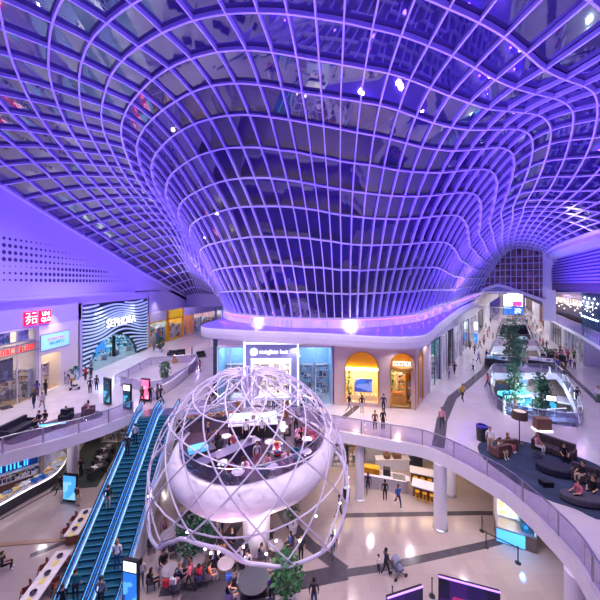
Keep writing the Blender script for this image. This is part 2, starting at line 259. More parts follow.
def spot(name, loc, target, power, hexc, deg=120, radius=.15, blend=.6):
    l = bpy.data.lights.new(name, 'SPOT'); l.energy = power; l.color = lin(hexc); l.spot_size = math.radians(deg); l.spot_blend = blend; l.shadow_soft_size = radius
    o = bpy.data.objects.new(name, l); COL.objects.link(o); o.location = loc
    o.rotation_euler = (Vector(target) - Vector(loc)).to_track_quat('-Z', 'Y').to_euler()
    return o
def point(name, loc, power, hexc, radius=.15):
    l = bpy.data.lights.new(name, 'POINT'); l.energy = power; l.color = lin(hexc); l.shadow_soft_size = radius
    o = bpy.data.objects.new(name, l); COL.objects.link(o); o.location = loc
    return o
# ================================================================== the gridshell roof
GK, GJ = 18, 60
_g = [int(x) / 20 for x in GRID.split()]
GP = [[Vector(_g[(j * GK + k) * 3:(j * GK + k) * 3 + 3]) for k in range(GK)] for j in range(GJ)]
def surf_n(j, k):
    a = GP[min(j + 1, GJ - 1)][k] - GP[max(j - 1, 0)][k]
    b = GP[j][min(k + 1, GK - 1)] - GP[j][max(k - 1, 0)]
    n = a.cross(b)
    if n.length < 1e-6: return Vector((0, 0, -1))
    n.normalize(); return n
_s = 1 if surf_n(30, 6).dot(Vector((0, 0, 12)) - GP[30][6]) > 0 else -1
GN = [[surf_n(j, k) * _s for k in range(GK)] for j in range(GJ)]

def roof_glass():
    m = bpy.data.materials.new('night_glass'); m.use_nodes = True; nt = m.node_tree; b = nt.nodes['Principled BSDF']
    tc = nt.nodes.new('ShaderNodeTexCoord'); nz = nt.nodes.new('ShaderNodeTexNoise'); nz.inputs['Scale'].default_value = .25
    nt.links.new(tc.outputs['Object'], nz.inputs['Vector'])
    rp = nt.nodes.new('ShaderNodeValToRGB'); rp.color_ramp.elements[0].color = (.014, .008, .06, 1); rp.color_ramp.elements[1].color = (.035, .014, .12, 1)
    nt.links.new(nz.outputs['Fac'], rp.inputs['Fac']); nt.links.new(rp.outputs[0], b.inputs['Base Color'])
    b.inputs['Roughness'].default_value = .03; b.inputs['IOR'].default_value = 2.6
    MATS['night_glass'] = m; return m
M_roofglass = roof_glass()
mb = MB()
rg = random.Random(3)
for j in range(GJ - 1):
    for k in range(GK - 1):
        q = [GP[j][k], GP[j + 1][k], GP[j + 1][k + 1], GP[j][k + 1]]
        n = [GN[j][k], GN[j + 1][k], GN[j + 1][k + 1], GN[j][k + 1]]
        tilt = [rg.uniform(-.012, .012) for _ in range(4)]
        mb.add([p - nn * (.16 + t) for p, nn, t in zip(q, n, tilt)], [(0, 1, 2, 3)])
ceiling = struct(mb.build('ceiling', M_roofglass))
tag(ceiling, 'vast undulating glass gridshell roof with white ribs washed in violet light', 'roof')
for k in range(GK):
    pts = catmull([GP[j][k] for j in range(GJ)], 3); ns = catmull([GN[j][k] for j in range(GJ)], 3)
    if k == GK - 1: MB().ribbon(pts, .3, .45, ns).build('edge_beam', M_steel, ceiling)
    else: MB().ribbon(pts, .11, .28, ns).build('ring_rib', M_steel, ceiling)
for j in range(GJ):
    pts = catmull([GP[j][k] for k in range(GK)], 2); ns = catmull([GN[j][k] for k in range(GK)], 2)
    MB().ribbon(pts, .09, .28, ns).build('cross_rib', M_steel, ceiling)

# glazed arch closing the roof above the far mall
LA, LB = Vector((29.5, 49.2, 0)), Vector((36, 44, 0))
ld = (LB - LA); LW = ld.length; lrz = math.atan2(ld.y, ld.x)
top = [((GP[GJ - 1][k] - LA).dot(ld) / LW, GP[GJ - 1][k].z) for k in range(GK)]
def lun_bot(s): return 10.85 + 1.1 * math.sin(min(1, s / (LW * .45)) * PI / 2) - max(0, (s - LW * .3)) * .42
def lun_top(s):
    for a, b in zip(top, top[1:]):
        if a[0] <= s <= b[0] and b[0] > a[0]: return a[1] + (b[1] - a[1]) * (s - a[0]) / (b[0] - a[0])
    return top[-1][1] if s > LW / 2 else top[0][1]
lun = thing('window_1', 'arched glazed end wall of the roof above the far mall', 'window', LA, lrz); lun['kind'] = 'structure'
NS = 11
mb = MB()
ss = [LW * i / 40 for i in range(41)]
for a, b in zip(ss, ss[1:]):
    mb.add([(a, .1, lun_bot(a)), (b, .1, lun_bot(b)), (b, .1, max(lun_top(b), lun_bot(b) + .05)), (a, .1, max(lun_top(a), lun_bot(a) + .05))], [(0, 1, 2, 3)])
mb.build('pane', mat('amber_night_glass', '#8a6468', .08, noise=.9, scale=.9, ior=1.9), lun)
for i in range(1, NS + 1):
    s = LW * i / (NS + 1)
    MB().box(s - .05, -.15, lun_bot(s), s + .05, .12, lun_top(s)).build('mullion', M_steel, lun)
for z in [11 + i * 1.0 for i in range(6)]:
    xs = [s for s in ss if lun_bot(s) < z < lun_top(s)]
    if len(xs) > 2: MB().box(xs[0], -.13, z - .05, xs[-1], .12, z + .05).build('mullion', M_steel, lun)
mb = MB()
for a, b in zip(ss, ss[1:]):
    za, zb = lun_bot(a), lun_bot(b)
    mb.add([(a, -.5, za + .1), (b, -.5, zb + .1), (b, .6, zb + .1), (a, .6, za + .1), (a, -.5, za - .4), (b, -.5, zb - .4), (b, .6, zb - .4), (a, .6, za - .4)],
           [(0, 1, 2, 3), (7, 6, 5, 4), (0, 4, 5, 1), (3, 2, 6, 7)])
mb.build('sill_band', M_fascia, lun)
struct(MB().obox((36.7, 44.2, 11.6), (1.5, 1.4, 10.2), lrz).build('trim_1', M_fascia))

def catmull_xy(pts, n): return [(p.x, p.y) for p in catmull([Vector((a, b, 0)) for a, b in pts], n)]
def resample_xy(pts, step):
    out = []
    for a, b in zip(pts, pts[1:]):
        n = max(1, int((b - a).length / step))
        for i in range(n): out.append(a.lerp(b, i / n))
    return out
# ================================================================== floors
def V2(px, py): p = at(px, py); return (p.x, p.y)
EDGE = [V2(*p) for p in ((50, 442), (100, 427), (134, 413.5))] + [(-15.6, 27.6), (-15.1, 28.3), (-10.9, 28.2), (-10.3, 27.6), (-7.5, 27.7), (-3.5, 27.7), (-.6, 26.6)] + \
       [V2(*p) for p in ((322, 428), (387, 440), (432, 449.5), (491, 480.5), (520, 502), (547, 528), (573, 557), (590, 585))] + [(11.0, 10.6), (9.6, 8.2)]
sm = catmull([Vector((p[0], p[1], 0)) for p in [(-23.3, 17.5), (-20.9, 20.9)] + EDGE[:3]], 5)
sm2 = catmull([Vector((p[0], p[1], 0)) for p in EDGE[7:]], 5)
EDGE_L = [Vector(p) for p in sm]; EDGE_R = [Vector(p) for p in sm2]
VOID_MAIN = [(-24, 6)] + [(p.x, p.y) for p in EDGE_L] + [(p[0], p[1]) for p in EDGE[3:7]] + [(p.x, p.y) for p in EDGE_R] + [(8, 6)]
VOID_ISLE = [V2(*p) for p in ((490, 381), (493, 395), (497, 408), (505, 414), (516, 417.5), (533, 420.5), (549, 423), (565, 426), (577, 427), (581, 424), (580, 418), (572, 398), (563, 381), (556, 373), (494, 373))]
VOID_MID = [V2(*p) for p in ((487, 364), (546, 364), (537, 346), (494, 346))]
VOID_FAR = [V2(*p) for p in ((496, 340), (533, 340), (526, 322), (502, 322))]
VOID_LEFT = [V2(*p) for p in ((117, 385), (150, 366), (196, 362), (193, 371), (165, 389), (150, 392))]
HOLES = [VOID_MAIN, VOID_ISLE, VOID_MID, VOID_FAR]

def floor_mat(name, c1, c2, rough, tile):
    m = bpy.data.materials.new(name); m.use_nodes = True; nt = m.node_tree; b = nt.nodes['Principled BSDF']
    tc = nt.nodes.new('ShaderNodeTexCoord'); br = nt.nodes.new('ShaderNodeTexBrick')
    br.inputs['Scale'].default_value = 1.0; br.inputs['Brick Width'].default_value = tile; br.inputs['Row Height'].default_value = tile
    br.inputs['Mortar Size'].default_value = .006; br.offset = 0.5; br.inputs['Bias'].default_value = 0
    br.inputs['Color1'].default_value = lin(c1) + [1]; br.inputs['Color2'].default_value = lin(c2) + [1]
    br.inputs['Mortar'].default_value = [x * .8 for x in lin(c2)] + [1]
    nz = nt.nodes.new('ShaderNodeTexNoise'); nz.inputs['Scale'].default_value = .6; nz.inputs['Detail'].default_value = 4
    mx = nt.nodes.new('ShaderNodeMix'); mx.data_type = 'RGBA'; mx.blend_type = 'MULTIPLY'; mx.inputs[0].default_value = .12
    nt.links.new(tc.outputs['Object'], br.inputs['Vector']); nt.links.new(tc.outputs['Object'], nz.inputs['Vector'])
    nt.links.new(br.outputs['Color'], mx.inputs[6]); nt.links.new(nz.outputs['Color'], mx.inputs[7])
    nt.links.new(mx.outputs[2], b.inputs['Base Color']); b.inputs['Roughness'].default_value = rough
    MATS[name] = m; return m
M_floor_up = floor_mat('upper_stone', '#cfc4cc', '#c6bac4', .16, 1.2)
M_floor_lo = floor_mat('lower_stone', '#b2a29e', '#a99896', .16, 1.0)
M_band = mat('dark_stone', '#4c4650', .25, noise=.15)
M_soffit = mat('slab_soffit', '#d8d0d8', .6, noise=.02)
mb = MB().plate([(-46, 4), (46, 4), (60, 40), (130, 170), (60, 170), (-46, 110)], HOLES, -SLAB, 0, mi=(0, 1, 2))
floor = struct(mb.build('floor', [M_floor_up, M_fascia, M_soffit]))
struct(MB().plate([(-60, 2), (60, 2), (140, 175), (-60, 175)], (), LOW - .4, LOW).build('floor', M_floor_lo))
n_trim = 2
def strip(name, pts, width, z, m):
    """thin flush inlay along a line of points"""
    pts = [Vector((p[0], p[1], 0)) for p in pts]; L = []; R = []
    for i, p in enumerate(pts):
        t = pts[min(i + 1, len(pts) - 1)] - pts[max(i - 1, 0)]; t.normalize(); n = Vector((-t.y, t.x, 0))
        L.append(p + n * width / 2); R.append(p - n * width / 2)
    return struct(MB().plate([(p.x, p.y) for p in L + R[::-1]], (), z - .01, z + .004 + .0015 * n_trim).build(name, m))
def lowp(px, py): p = at(px, py, LOW); return (p.x, p.y)
n_trim = 2
for pts, wd in (((  (342, 515.5), (480, 513), (500, 513.5)), .42), (((320, 577), (380, 568), (480, 546), (500, 541)), .5), (((180, 600), (262, 589), (330, 575), (346, 572)), 1.0),
                (((345, 571), (310, 545), (287, 520), (276, 500)), .8), (((205, 580), (222, 545), (240, 520)), .8), (((262, 590), (240, 560), (222, 545)), .5),
                (((160, 592), (230, 583)), .55), (((30, 556), (66, 542), (100, 535)), .35), (((0, 520), (56, 489)), .12)):
    strip('trim_%d' % n_trim, [lowp(*p) for p in pts], wd, LOW, M_band); n_trim += 1
for pts, wd in ((((438, 447), (442, 420), (452, 398), (470, 383), (484, 371), (494, 355)), .85), (((536, 341), (552, 355), (572, 377), (600, 403)), .5),
                (((343, 418), (352, 411), (362, 402)), .5), (((0, 409), (12, 406)), 1.2)):
    strip('trim_%d' % n_trim, [V2(*p) for p in pts], wd, 0, M_band); n_trim += 1

# ================================================================== left wall with the perforated gable
M_wallp = mat('gable_white', '#cbc3de', .55, noise=.02)
EDGE17 = [GP[j][17] for j in range(GJ) if GP[j][17].x < -27.8]
LEDGE = 10.65
mb = MB()
pr = None
for p in sorted(EDGE17, key=lambda q: q.y):
    b = min(LEDGE, p.z - .9)
    if pr:
        (y0, z0, b0), (y1, z1, b1) = pr, (p.y, p.z, b)
        mb.add([(-28, y0, b0), (-28, y1, b1), (-28, y1, z1), (-28, y0, z0), (-28.6, y0, b0), (-28.6, y1, b1), (-28.6, y1, z1), (-28.6, y0, z0)],
               [(0, 3, 2, 1), (4, 5, 6, 7), (0, 1, 5, 4), (3, 7, 6, 2)])
    pr = (p.y, p.z, b)
wall_left = struct(mb.build('wall_left', M_wallp))
mb = MB()
ends = [34.0, 37.0, 39.4, 41.7, 44.0, 46.4, 48.8]
for r in range(7):
    z = 16.25 - .66 * r; y = 27.2
    while y < ends[r]:
        f = (y - 27.2) / (ends[r] - 27.2)
        rad = .07 + .16 * max(0, math.sin(PI * min(1, max(0, (1 - f) * 1.1 + (.12 if 1 <= r <= 4 else -.1)))) if r > 3 else (1 - f) * (.65 if r == 0 else 1.0))
        rad = min(rad, .24)
        c = [(-27.985, y + rad * math.cos(q * PI / 5), z + rad * math.sin(q * PI / 5)) for q in range(10)]
        mb.add(c, [tuple(range(10))]); y += .58
mb.build('perforation', mat('perforation_dark', '#463a78', .7), wall_left)
# rounded ledge under the gable, wall strips between and above the shop fronts
struct(MB().box(-28.4, 12, LEDGE - .35, -27.5, 50, LEDGE).box(-28.4, 12, LEDGE - .9, -27.85, 50, LEDGE - .35).build('trim_%d' % n_trim, M_wallp)); n_trim += 1
mb = MB()
mb.box(-28.6, 10, 7.35, -28, 38.4, LEDGE - .3)
mb.box(-28.6, 38.4, 9.2, -28, 55.2, LEDGE - .3).box(-28.6, 37.9, 0, -28, 38.6, 9.4).box(-28.6, 54.9, 0, -28, 55.6, 9.4)
mb.box(-28.6, 55.2, 6.2, -28, 74, LEDGE - .3)
struct(mb.build('wall_left', M_wallp))
struct(MB().box(-28.8, 74, 6.2, -16.5, 74.6, 9.6).build('wall_back', M_wallp))
struct(MB().box(-34, 96, 0, -10, 96.4, 11).build('wall_back', M_wallp))

# ================================================================== canopy over the shops round the foot of the roof
CAN = [((-12.5, 49.1), (-12.9, 49), 7.5), ((-10.2, 41.5), (-10.7, 41.2), 7.5), ((-9.3, 38), (-10.1, 37), 7.5), ((-8.6, 36.5), (-10.6, 33), 7.5), ((-7.4, 34.6), (-9.8, 30.5), 7.5),
       ((-5.5, 32.8), (-7.2, 29.2), 7.5), ((-2, 30.6), (-3, 28.1), 7.5), ((1.5, 29.7), (1.5, 27.1), 7.5), ((4.5, 29.6), (4.8, 26), 7.5), ((7.5, 30.3), (7.6, 25.2), 7.5),
       ((10.5, 32), (10.2, 25.6), 7.5), ((12.7, 33.5), (12, 27.6), 7.55), ((15, 35.6), (14.2, 31), 7.7), ((18, 38.4), (17.4, 35.2), 8.1), ((22, 41.9), (22, 41.2), 8.6), ((26, 45.9), (26.2, 45.6), 9.1), ((29.5, 49.2), (29.3, 49.4), 9.4)]
inn = catmull([Vector((a[0], a[1], z + .12)) for a, b, z in CAN], 4); outp = catmull([Vector((b[0], b[1], z)) for a, b, z in CAN], 4)
mb = MB(); prof = [(0, 0), (.06, -.12), (.08, -.5), (.0, -.95), (-.25, -1.15), (-.8, -1.2)]
N = len(inn); vsl = []; 
for i in range(N):
    d = (inn[i] - outp[i]); d.z = 0
    d = d.normalized() if d.length > .05 else Vector((-.8, .6, 0))
    vsl.append(inn[i])
    for o_, z_ in prof: vsl.append(outp[i] - d * o_ + Vector((0, 0, z_)))
    vsl.append(inn[i] + d * 4.5 + Vector((0, 0, -1.32)))
S = len(prof) + 2; fs = []; ms = []
o0 = len(mb.v); mb.v += [tuple(v) for v in vsl]
for i in range(N - 1):
    for k in range(S - 1):
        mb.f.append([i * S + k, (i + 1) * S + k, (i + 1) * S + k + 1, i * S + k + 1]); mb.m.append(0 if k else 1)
M_cantop_wash = mat('canopy_top_violet_wash', '#8670d6', .45, noise=.03)  # white top; the violet wash of the cove light is painted into its colour
canopy = struct(mb.build('ceiling', [M_fascia, M_cantop_wash], smooth=False))
tag(canopy, 'white rounded canopy ring over the central shops with a violet cove on top', 'canopy')
# curb that carries the glass, and the cove lamps on it
curb = [Vector((p.x, p.y, 0)) for p in catmull([GP[j][0] for j in range(8, GJ)], 2)]
cz = [p.z for p in catmull([GP[j][0] for j in range(8, GJ)], 2)]
mb = MB()
for (a, za), (b, zb) in zip(zip(curb, cz), zip(curb[1:], cz[1:])):
    n = Vector(((b - a).y, -(b - a).x, 0)).normalized() * .35
    mb.add([a + n + Vector((0, 0, za - 1.1)), b + n + Vector((0, 0, zb - 1.1)), b + n + Vector((0, 0, zb - .1)), a + n + Vector((0, 0, za - .1)), a + Vector((0, 0, za - .1)), b + Vector((0, 0, zb - .1))],
           [(0, 1, 2, 3), (3, 2, 5, 4)])
mb.build('curb', M_fascia, canopy)
lens = MB()
for i in (28, 52):
    pass
for (x, y) in ((-4.3, 31.55), (4.9, 29.05)):
    lens.lathe([(.02, .05), (.42, .05), (.5, -.0), (.5, -.05)], 14, (x, y, 8.05))
lens.build('cove_lamp', M_bulb, canopy)
trough = []
for i in range(8, N):
    d = (outp[i] - inn[i]); d.z = 0; d = d.normalized() if d.length > .05 else Vector((.8, -.6, 0))
    trough.append(inn[i] + d * .42 + Vector((0, 0, .75)))
MB().ribbon(trough, .07, .12, [(0, 0, 1)] * len(trough)).build('cove_strip', mat('led_violet', '#c8a8ff', .4, emit=3.5, ehex='#7a48ff'), canopy)

# ================================================================== far mall: ceiling, side walls, end
M_mallwall = mat('mall_wall', '#cfc8d6', .5, noise=.03)
MC = 10.4
ceil_poly = [(29.3, 49.6), (36.6, 44.4), (41, 40.8), (54, 62), (76, 95), (110, 150), (100, 152), (61, 97), (36, 62.5)]
mb = MB().plate(ceil_poly, (), MC, MC + .3)
mc = struct(mb.build('ceiling', M_white))
for i in range(13):
    t = i / 12; p = Vector((35.5, 50.5, 0)).lerp(Vector((103, 147, 0)), t)
    MB().obox((p.x, p.y, MC - .02), (3.4 , .7, .06), lrz).build('light_panel', M_bulb, mc)
    q = p + Vector((3.4, -2.6, 0)) * (1 - .4 * t)
    MB().obox((q.x, q.y, MC - .02), (.7, .7, .06), lrz).build('light_panel', M_bulb, mc)
def vwall(name, poly, z0, z1, m, th=.3):
    mb = MB()
    for a, b in zip(poly, poly[1:]):
        a = Vector((a[0], a[1], 0)); b = Vector((b[0], b[1], 0)); n = Vector(((b - a).y, -(b - a).x, 0)).normalized() * -th
        mb.add([a + Vector((0, 0, z0)), b + Vector((0, 0, z0)), b + Vector((0, 0, z1)), a + Vector((0, 0, z1)), a + n + Vector((0, 0, z0)), b + n + Vector((0, 0, z0)), b + n + Vector((0, 0, z1)), a + n + Vector((0, 0, z1))],
               [(0, 1, 2, 3), (5, 4, 7, 6), (3, 2, 6, 7), (1, 0, 4, 5), (0, 3, 7, 4), (1, 5, 6, 2)])
    return struct(mb.build(name, m))
DW = [(14, 32.7), (23.5, 45.6), (36, 62), (61, 97), (100, 150)]
vwall('wall_left', DW[:2], 5.4, 7.0, M_mallwall)
vwall('wall_left', [DW[1], (27, 50.2)], 5.4, 8.0, M_mallwall)
vwall('wall_left', [(27, 50.2)] + DW[2:], 5.4, MC + .2, M_mallwall)
vwall('wall_back', [(100, 150), (112, 150)], 0, MC + .2, M_mallwall)

# right wall
RW = [(112, 150), (76, 95), (52.5, 63), (40.2, 42), (33.8, 32.4), (29, 24.5), (26, 18)]
UW = [(36.9, 44), (33.6, 38), (30.6, 32.5), (27.6, 27), (25.6, 20)]
vwall('wall_right', RW, 5.2, 11.0, mat('terrace_wall', '#3c3040', .4, noise=.3, scale=1.2))
vwall('wall_right', UW, 11.9, 16.6, M_wallp)
vwall('trim_%d' % n_trim, [(36.7, 43.8), (33.4, 37.8), (30.4, 32.3), (27.4, 26.8), (25.4, 20)], 11.0, 12.0, mat('plum_fascia', '#5c4470', .5)); n_trim += 1
mb = MB()
soff = [GP[j][17] for j in range(GJ) if GP[j][17].x > 24.5 and GP[j][17].y > 12]
tgt = catmull([Vector((a, b, 16.5)) for a, b in UW[::-1]], 6)
for i in range(len(soff) - 1):
    q = lambda t: tgt[min(len(tgt) - 1, int(t * (len(tgt) - 1) + .5))]
    a, b = q(i / (len(soff) - 1)), q((i + 1) / (len(soff) - 1))
    mb.add([soff[i], soff[i + 1], b + Vector((0, 0, .1)), a + Vector((0, 0, .1)), soff[i] - Vector((0, 0, .6)), soff[i + 1] - Vector((0, 0, .6)), b - Vector((0, 0, 1.1)), a - Vector((0, 0, 1.1))],
           [(0, 1, 2, 3), (4, 7, 6, 5), (0, 4, 5, 1)])
struct(mb.build('trim_%d' % n_trim, M_wallp)); n_trim += 1
for i in range(9):
    z = 12.25 + i * .36
    k = max(0, (i - 5)) * .12
    pl = [Vector((a - .08, b + .05, 0)) for a, b in UW[:4]]
    pl[0] = pl[0].lerp(pl[1], min(.9, k * 1.5))
    MB().ribbon([p + Vector((0, 0, z)) for p in pl], .14, .13, [(0, 0, 1)] * len(pl)).build('trim_%d' % n_trim, mat('louver_violet', '#3a2f8c', .6))
    bpy.data.objects['trim_%d' % n_trim]['kind'] = 'structure'; n_trim += 1

# terrace of the upper restaurants on the right
TER = [(52.5, 64.5), (46, 54), (40.2, 44.5), (37.2, 39.5), (33, 33), (28.4, 26)]
ter = thing('terrace', 'curved violet restaurant terrace with slotted parapet over the right hand shops', 'terrace', (0, 0, 0))
tp = [Vector((a, b, 0)) for a, b in catmull_xy(TER, 4)]
M_par = mat('parapet_violet', '#8a74a8', .5)
mb = MB()
for a, b in zip(tp, tp[1:]):
    n = Vector((b - a).to_3d()); n = Vector((-n.y, n.x, 0)).normalized() * 3.2
    mb.add([a + Vector((0, 0, 4.6)), b + Vector((0, 0, 4.6)), b + n + Vector((0, 0, 4.6)), a + n + Vector((0, 0, 4.6)), a + Vector((0, 0, 5.1)), b + Vector((0, 0, 5.1)), b + n + Vector((0, 0, 5.1)), a + n + Vector((0, 0, 5.1))], [(0, 3, 2, 1), (4, 5, 6, 7), (0, 1, 5, 4)])
mb.build('terrace_slab', M_fascia, ter)
MB().ribbon([p + Vector((0, 0, 5.75)) for p in tp], .12, 1.3, [(0, 0, 1)] * len(tp)).build('parapet', M_par, ter)
MB().tube([p + Vector((0, 0, 6.45)) for p in tp], .05, 6).build('handrail', M_chrome, ter)
sl = MB()
for p in resample_xy(tp, .9)[3:]: sl.obox((p.x - .09, p.y + .05, 5.5), (.1, .12, .5), 0)
sl.build('parapet_slots', mat('slot_pale', '#c4b4e0', .5), ter)
for i, p in enumerate(resample_xy([Vector((51, 63, 0)), Vector((40.2, 44.2, 0)), Vector((34, 34.6, 0))], .42)):
    if i % 2 == 0: MB().lathe([(.02, 0), (.07, .03), (.07, .1), (.02, .13)], 6, (p.x, p.y, 8.6 + .5 * math.sin(i * 1.7) + .3 * math.sin(i * .9))).tube([(p.x, p.y, 8.7), (p.x, p.y, 9.6)], .01, 4).build('pendant_lamp', mat('pendant_glow', '#ffffff', .4, emit=7, ehex='#ffe8d8'), ter)
sg = thing('star_sign', 'glowing orange red star sign on the dark restaurant front above the terrace', 'sign', (47.9, 57.0, 9.9), math.atan2(-21, -12.3))
q = []
for i in range(10): a = PI / 2 + i * PI / 5; r_ = 1.1 if i % 2 == 0 else .5; q.append((r_ * math.cos(a), r_ * math.sin(a)))
MB().plate(q, (), 0, .15, Matrix(((1, 0, 0, 0), (0, 0, -1, 0), (0, 1, 0, 0), (0, 0, 0, 1)))).build('star', mat('star_red', '#ff4a30', .4, emit=1.6, ehex='#ff4030'), sg, recalc=True)
struct(MB().plate([(36.9, 44.2), (33.6, 38.2), (30.6, 32.7), (27.6, 27.2), (25.6, 20), (31, 18), (36, 30), (44, 42), (56, 62), (52, 66), (40, 47)], (), 11.0, 11.3).build('ceiling', mat('terrace_ceiling', '#55406a', .6)))
for (x, y) in ((49, 58), (42.5, 46), (37, 38)): point('terrace_lamp', (x - 1.2, y + .2, 9.6), 160, '#e0b0ff', .12)

# ================================================================== light of the place and added fill
VIO = '#7048ff'
for (x, y, z, tx, ty, tz, p) in ((-9.5, 33.5, 8.3, -20, 22, 24, 1.0), (-6, 30.5, 8.3, -10, 14, 26, 1.0), (-1, 28.6, 8.3, -3, 12, 26, 1.0), (4, 27.2, 8.3, 4, 10, 26, 1.0), (8, 26.5, 8.3, 12, 10, 26, 1.0),
                                 (12, 28.6, 8.4, 20, 14, 22, 1.0), (15.8, 33.5, 8.6, 24, 24, 18, 1.0), (20, 38.6, 9.1, 27, 30, 18, .9), (-12, 41, 8.3, -22, 38, 20, .8), (-16, 52, 8.3, -23, 50, 15, .5)):
    spot('cove_spot', (x, y, z), (tx, ty, tz), 9500 * p, VIO, 150, .25, .8)
for (y, p) in ((27, .4), (36, .6), (46, .6), (57, .45)):
    spot('gable_spot', (-26.6, y, LEDGE + .1), (-12, y - 1, 20), 3600 * p, '#e6e0ff', 95, .1, .9)
for (x, y) in ((31.5, 35),):
    spot('ledge_spot', (x - .9, y, 11.9), (x - 9, y - 2, 20), 450, VIO, 110, .1, .8)
# white downlights hung at the nodes of the roof
for (j, k, p) in ((6, 10, .6), (12, 12, .9), (18, 12, 1.2), (24, 12, 1.2), (30, 12, 1.3), (36, 12, .8), (42, 12, .6), (47, 11, .5), (52, 11, .45), (26, 9, .8), (33, 9, .5)):
    q = GP[j][k] + GN[j][k] * .4
    spot('roof_downlight', q, (q.x * .9, q.y + 3, 0), 5000 * p, '#fff0f2', 110, .06, .7)

for (j, k, tx, ty) in ((20, 13, -8, 17), (27, 13, -2, 19), (33, 13, 3, 20), (38, 13, 7, 18), (24, 10, -6, 22), (30, 10, 3, 21)):
    q = GP[j][k] + GN[j][k] * .4
    spot('atrium_fill_spot', q, (tx, ty, LOW), 4800, '#f6e6fa', 48, .06, .8)  # added fill spots that brighten the middle of the lower floor
for i in range(12, N - 6, 2):
    d = (outp[i] - inn[i]); d.z = 0; d = d.normalized() if d.length > .05 else Vector((.8, -.6, 0))
    point('cove_lamp_light', inn[i] + d * 1.25 + Vector((0, 0, .45)), 60, '#5a28ff', .08)
for t in (.05, .17, .3, .45, .62, .8):
    p = Vector((33, 47.5, 0)).lerp(Vector((100, 143, 0)), t)
    spot('mall_downlight', (p.x, p.y, MC - .15), (p.x, p.y, 0), 1500, '#f0f0ff', 150, .1, .5)

point('far_end_fill', (-22.5, 66, 6.9), 500, '#a890ff', .1)  # added fill that lifts the dark wall under the far roof end

for (x, y, tx, ty, p) in ((-20, 3, -20, 26, 1.0), (-9, 0, -8, 20, 1.0), (2, -1, 3, 20, 1.0), (12, 0, 14, 20, 1.0), (22, 4, 24, 26, .8)):
    spot('roof_fill_spot', (x, y, 9.5), (tx, ty, 24), 5200 * p, VIO, 110, .15, .8)  # added violet fill from behind the camera for the dark rib sides

struct(MB().plate([lowp(*p) for p in ((50, 491), (97, 487), (112, 462), (128, 436), (92, 432), (70, 466))], (), LOW - .01, LOW + .003).build('trim_%d' % n_trim, mat('green_stone', '#464c4a', .25))); n_trim += 1

for y in (27, 34, 42, 50, 58): spot('left_floor_fill', (-27.3, y, 9.6), (-22, y - 1, 0), 1500, '#f6f0ff', 120, .1, .8)  # added white fill spots to brighten the left upper floor
for i in (20, 26, 32, 38, 42, 46):
    p = outp[i] * .6 + inn[i] * .4; spot('canopy_downlight', (p.x, p.y, 6.05), (p.x, p.y - .5, 0), 280, '#fff2ea', 130, .08, .7)
# ================================================================== shop fronts
M_shopwhite = mat('shop_white', '#efeae6', .5, noise=.03)
M_shopfloor = mat('shop_timber', '#d9b880', .3, noise=.12, scale=6)
M_shoptile = mat('shop_tile', '#e4e0e0', .25, noise=.04)
GOODS = {
 'warm': ['#efe0c8', '#b98a5a', '#f4efe6', '#6b4a38', '#d8a860', '#8c8a90', '#e8d8c0'],
 'cool': ['#d8f0f8', '#4ab0d8', '#f4f8fc', '#1c5078', '#88d0e8', '#203040', '#c0d8e8'],
 'mixed': ['#f0ece8', '#c03848', '#e8c840', '#3860a0', '#f4f4f4', '#404048', '#58a068'],
 'dark': ['#2a2630', '#4c4450', '#8a8490', '#e0d8d8', '#3a2c34', '#18161c', '#6a5a60'],
 'pale': ['#f2eef4', '#d4ccdc', '#ffffff', '#b0a8c0', '#e4dcea', '#8078a0', '#f0e0ea'],
 'yellow': ['#f8d020', '#ffffff', '#f0b818', '#38a0d0', '#d83830', '#f8e070', '#303038']}
for k, v in GOODS.items(): patch_mat('goods_' + k, v, 2.4)
def shelf(parent, x0, x1, y0, depth, h, goods, n=5, frame=None):
    """shelving part with its goods as an uncounted sub-part"""
    frame = frame or M_shopwhite
    mb = MB().box(x0, y0, 0, x0 + .04, y0 + depth, h).box(x1 - .04, y0, 0, x1, y0 + depth, h).box(x0, y0 + depth - .03, 0, x1, y0 + depth, h)
    for i in range(n + 1): mb.box(x0, y0, h * i / n * .97, x1, y0 + depth, h * i / n * .97 + .035)
    s = mb.build('shelf_unit', frame, parent)
    g = MB(); r = random.Random(int(x0 * 31 + h * 7))
    for i in range(n):
        x = x0 + .08
        while x < x1 - .25:
            wd = r.uniform(.12, .4); hh = r.uniform(.45, .85) * h / n
            g.box(x, y0 + .05, h * i / n * .97 + .035, min(x + wd, x1 - .06), y0 + depth - .08, h * i / n * .97 + .035 + hh); x += wd + r.uniform(.02, .12)
    tag(g.build('shelf_goods', MATS['goods_' + goods], s), kind='stuff')
    return s
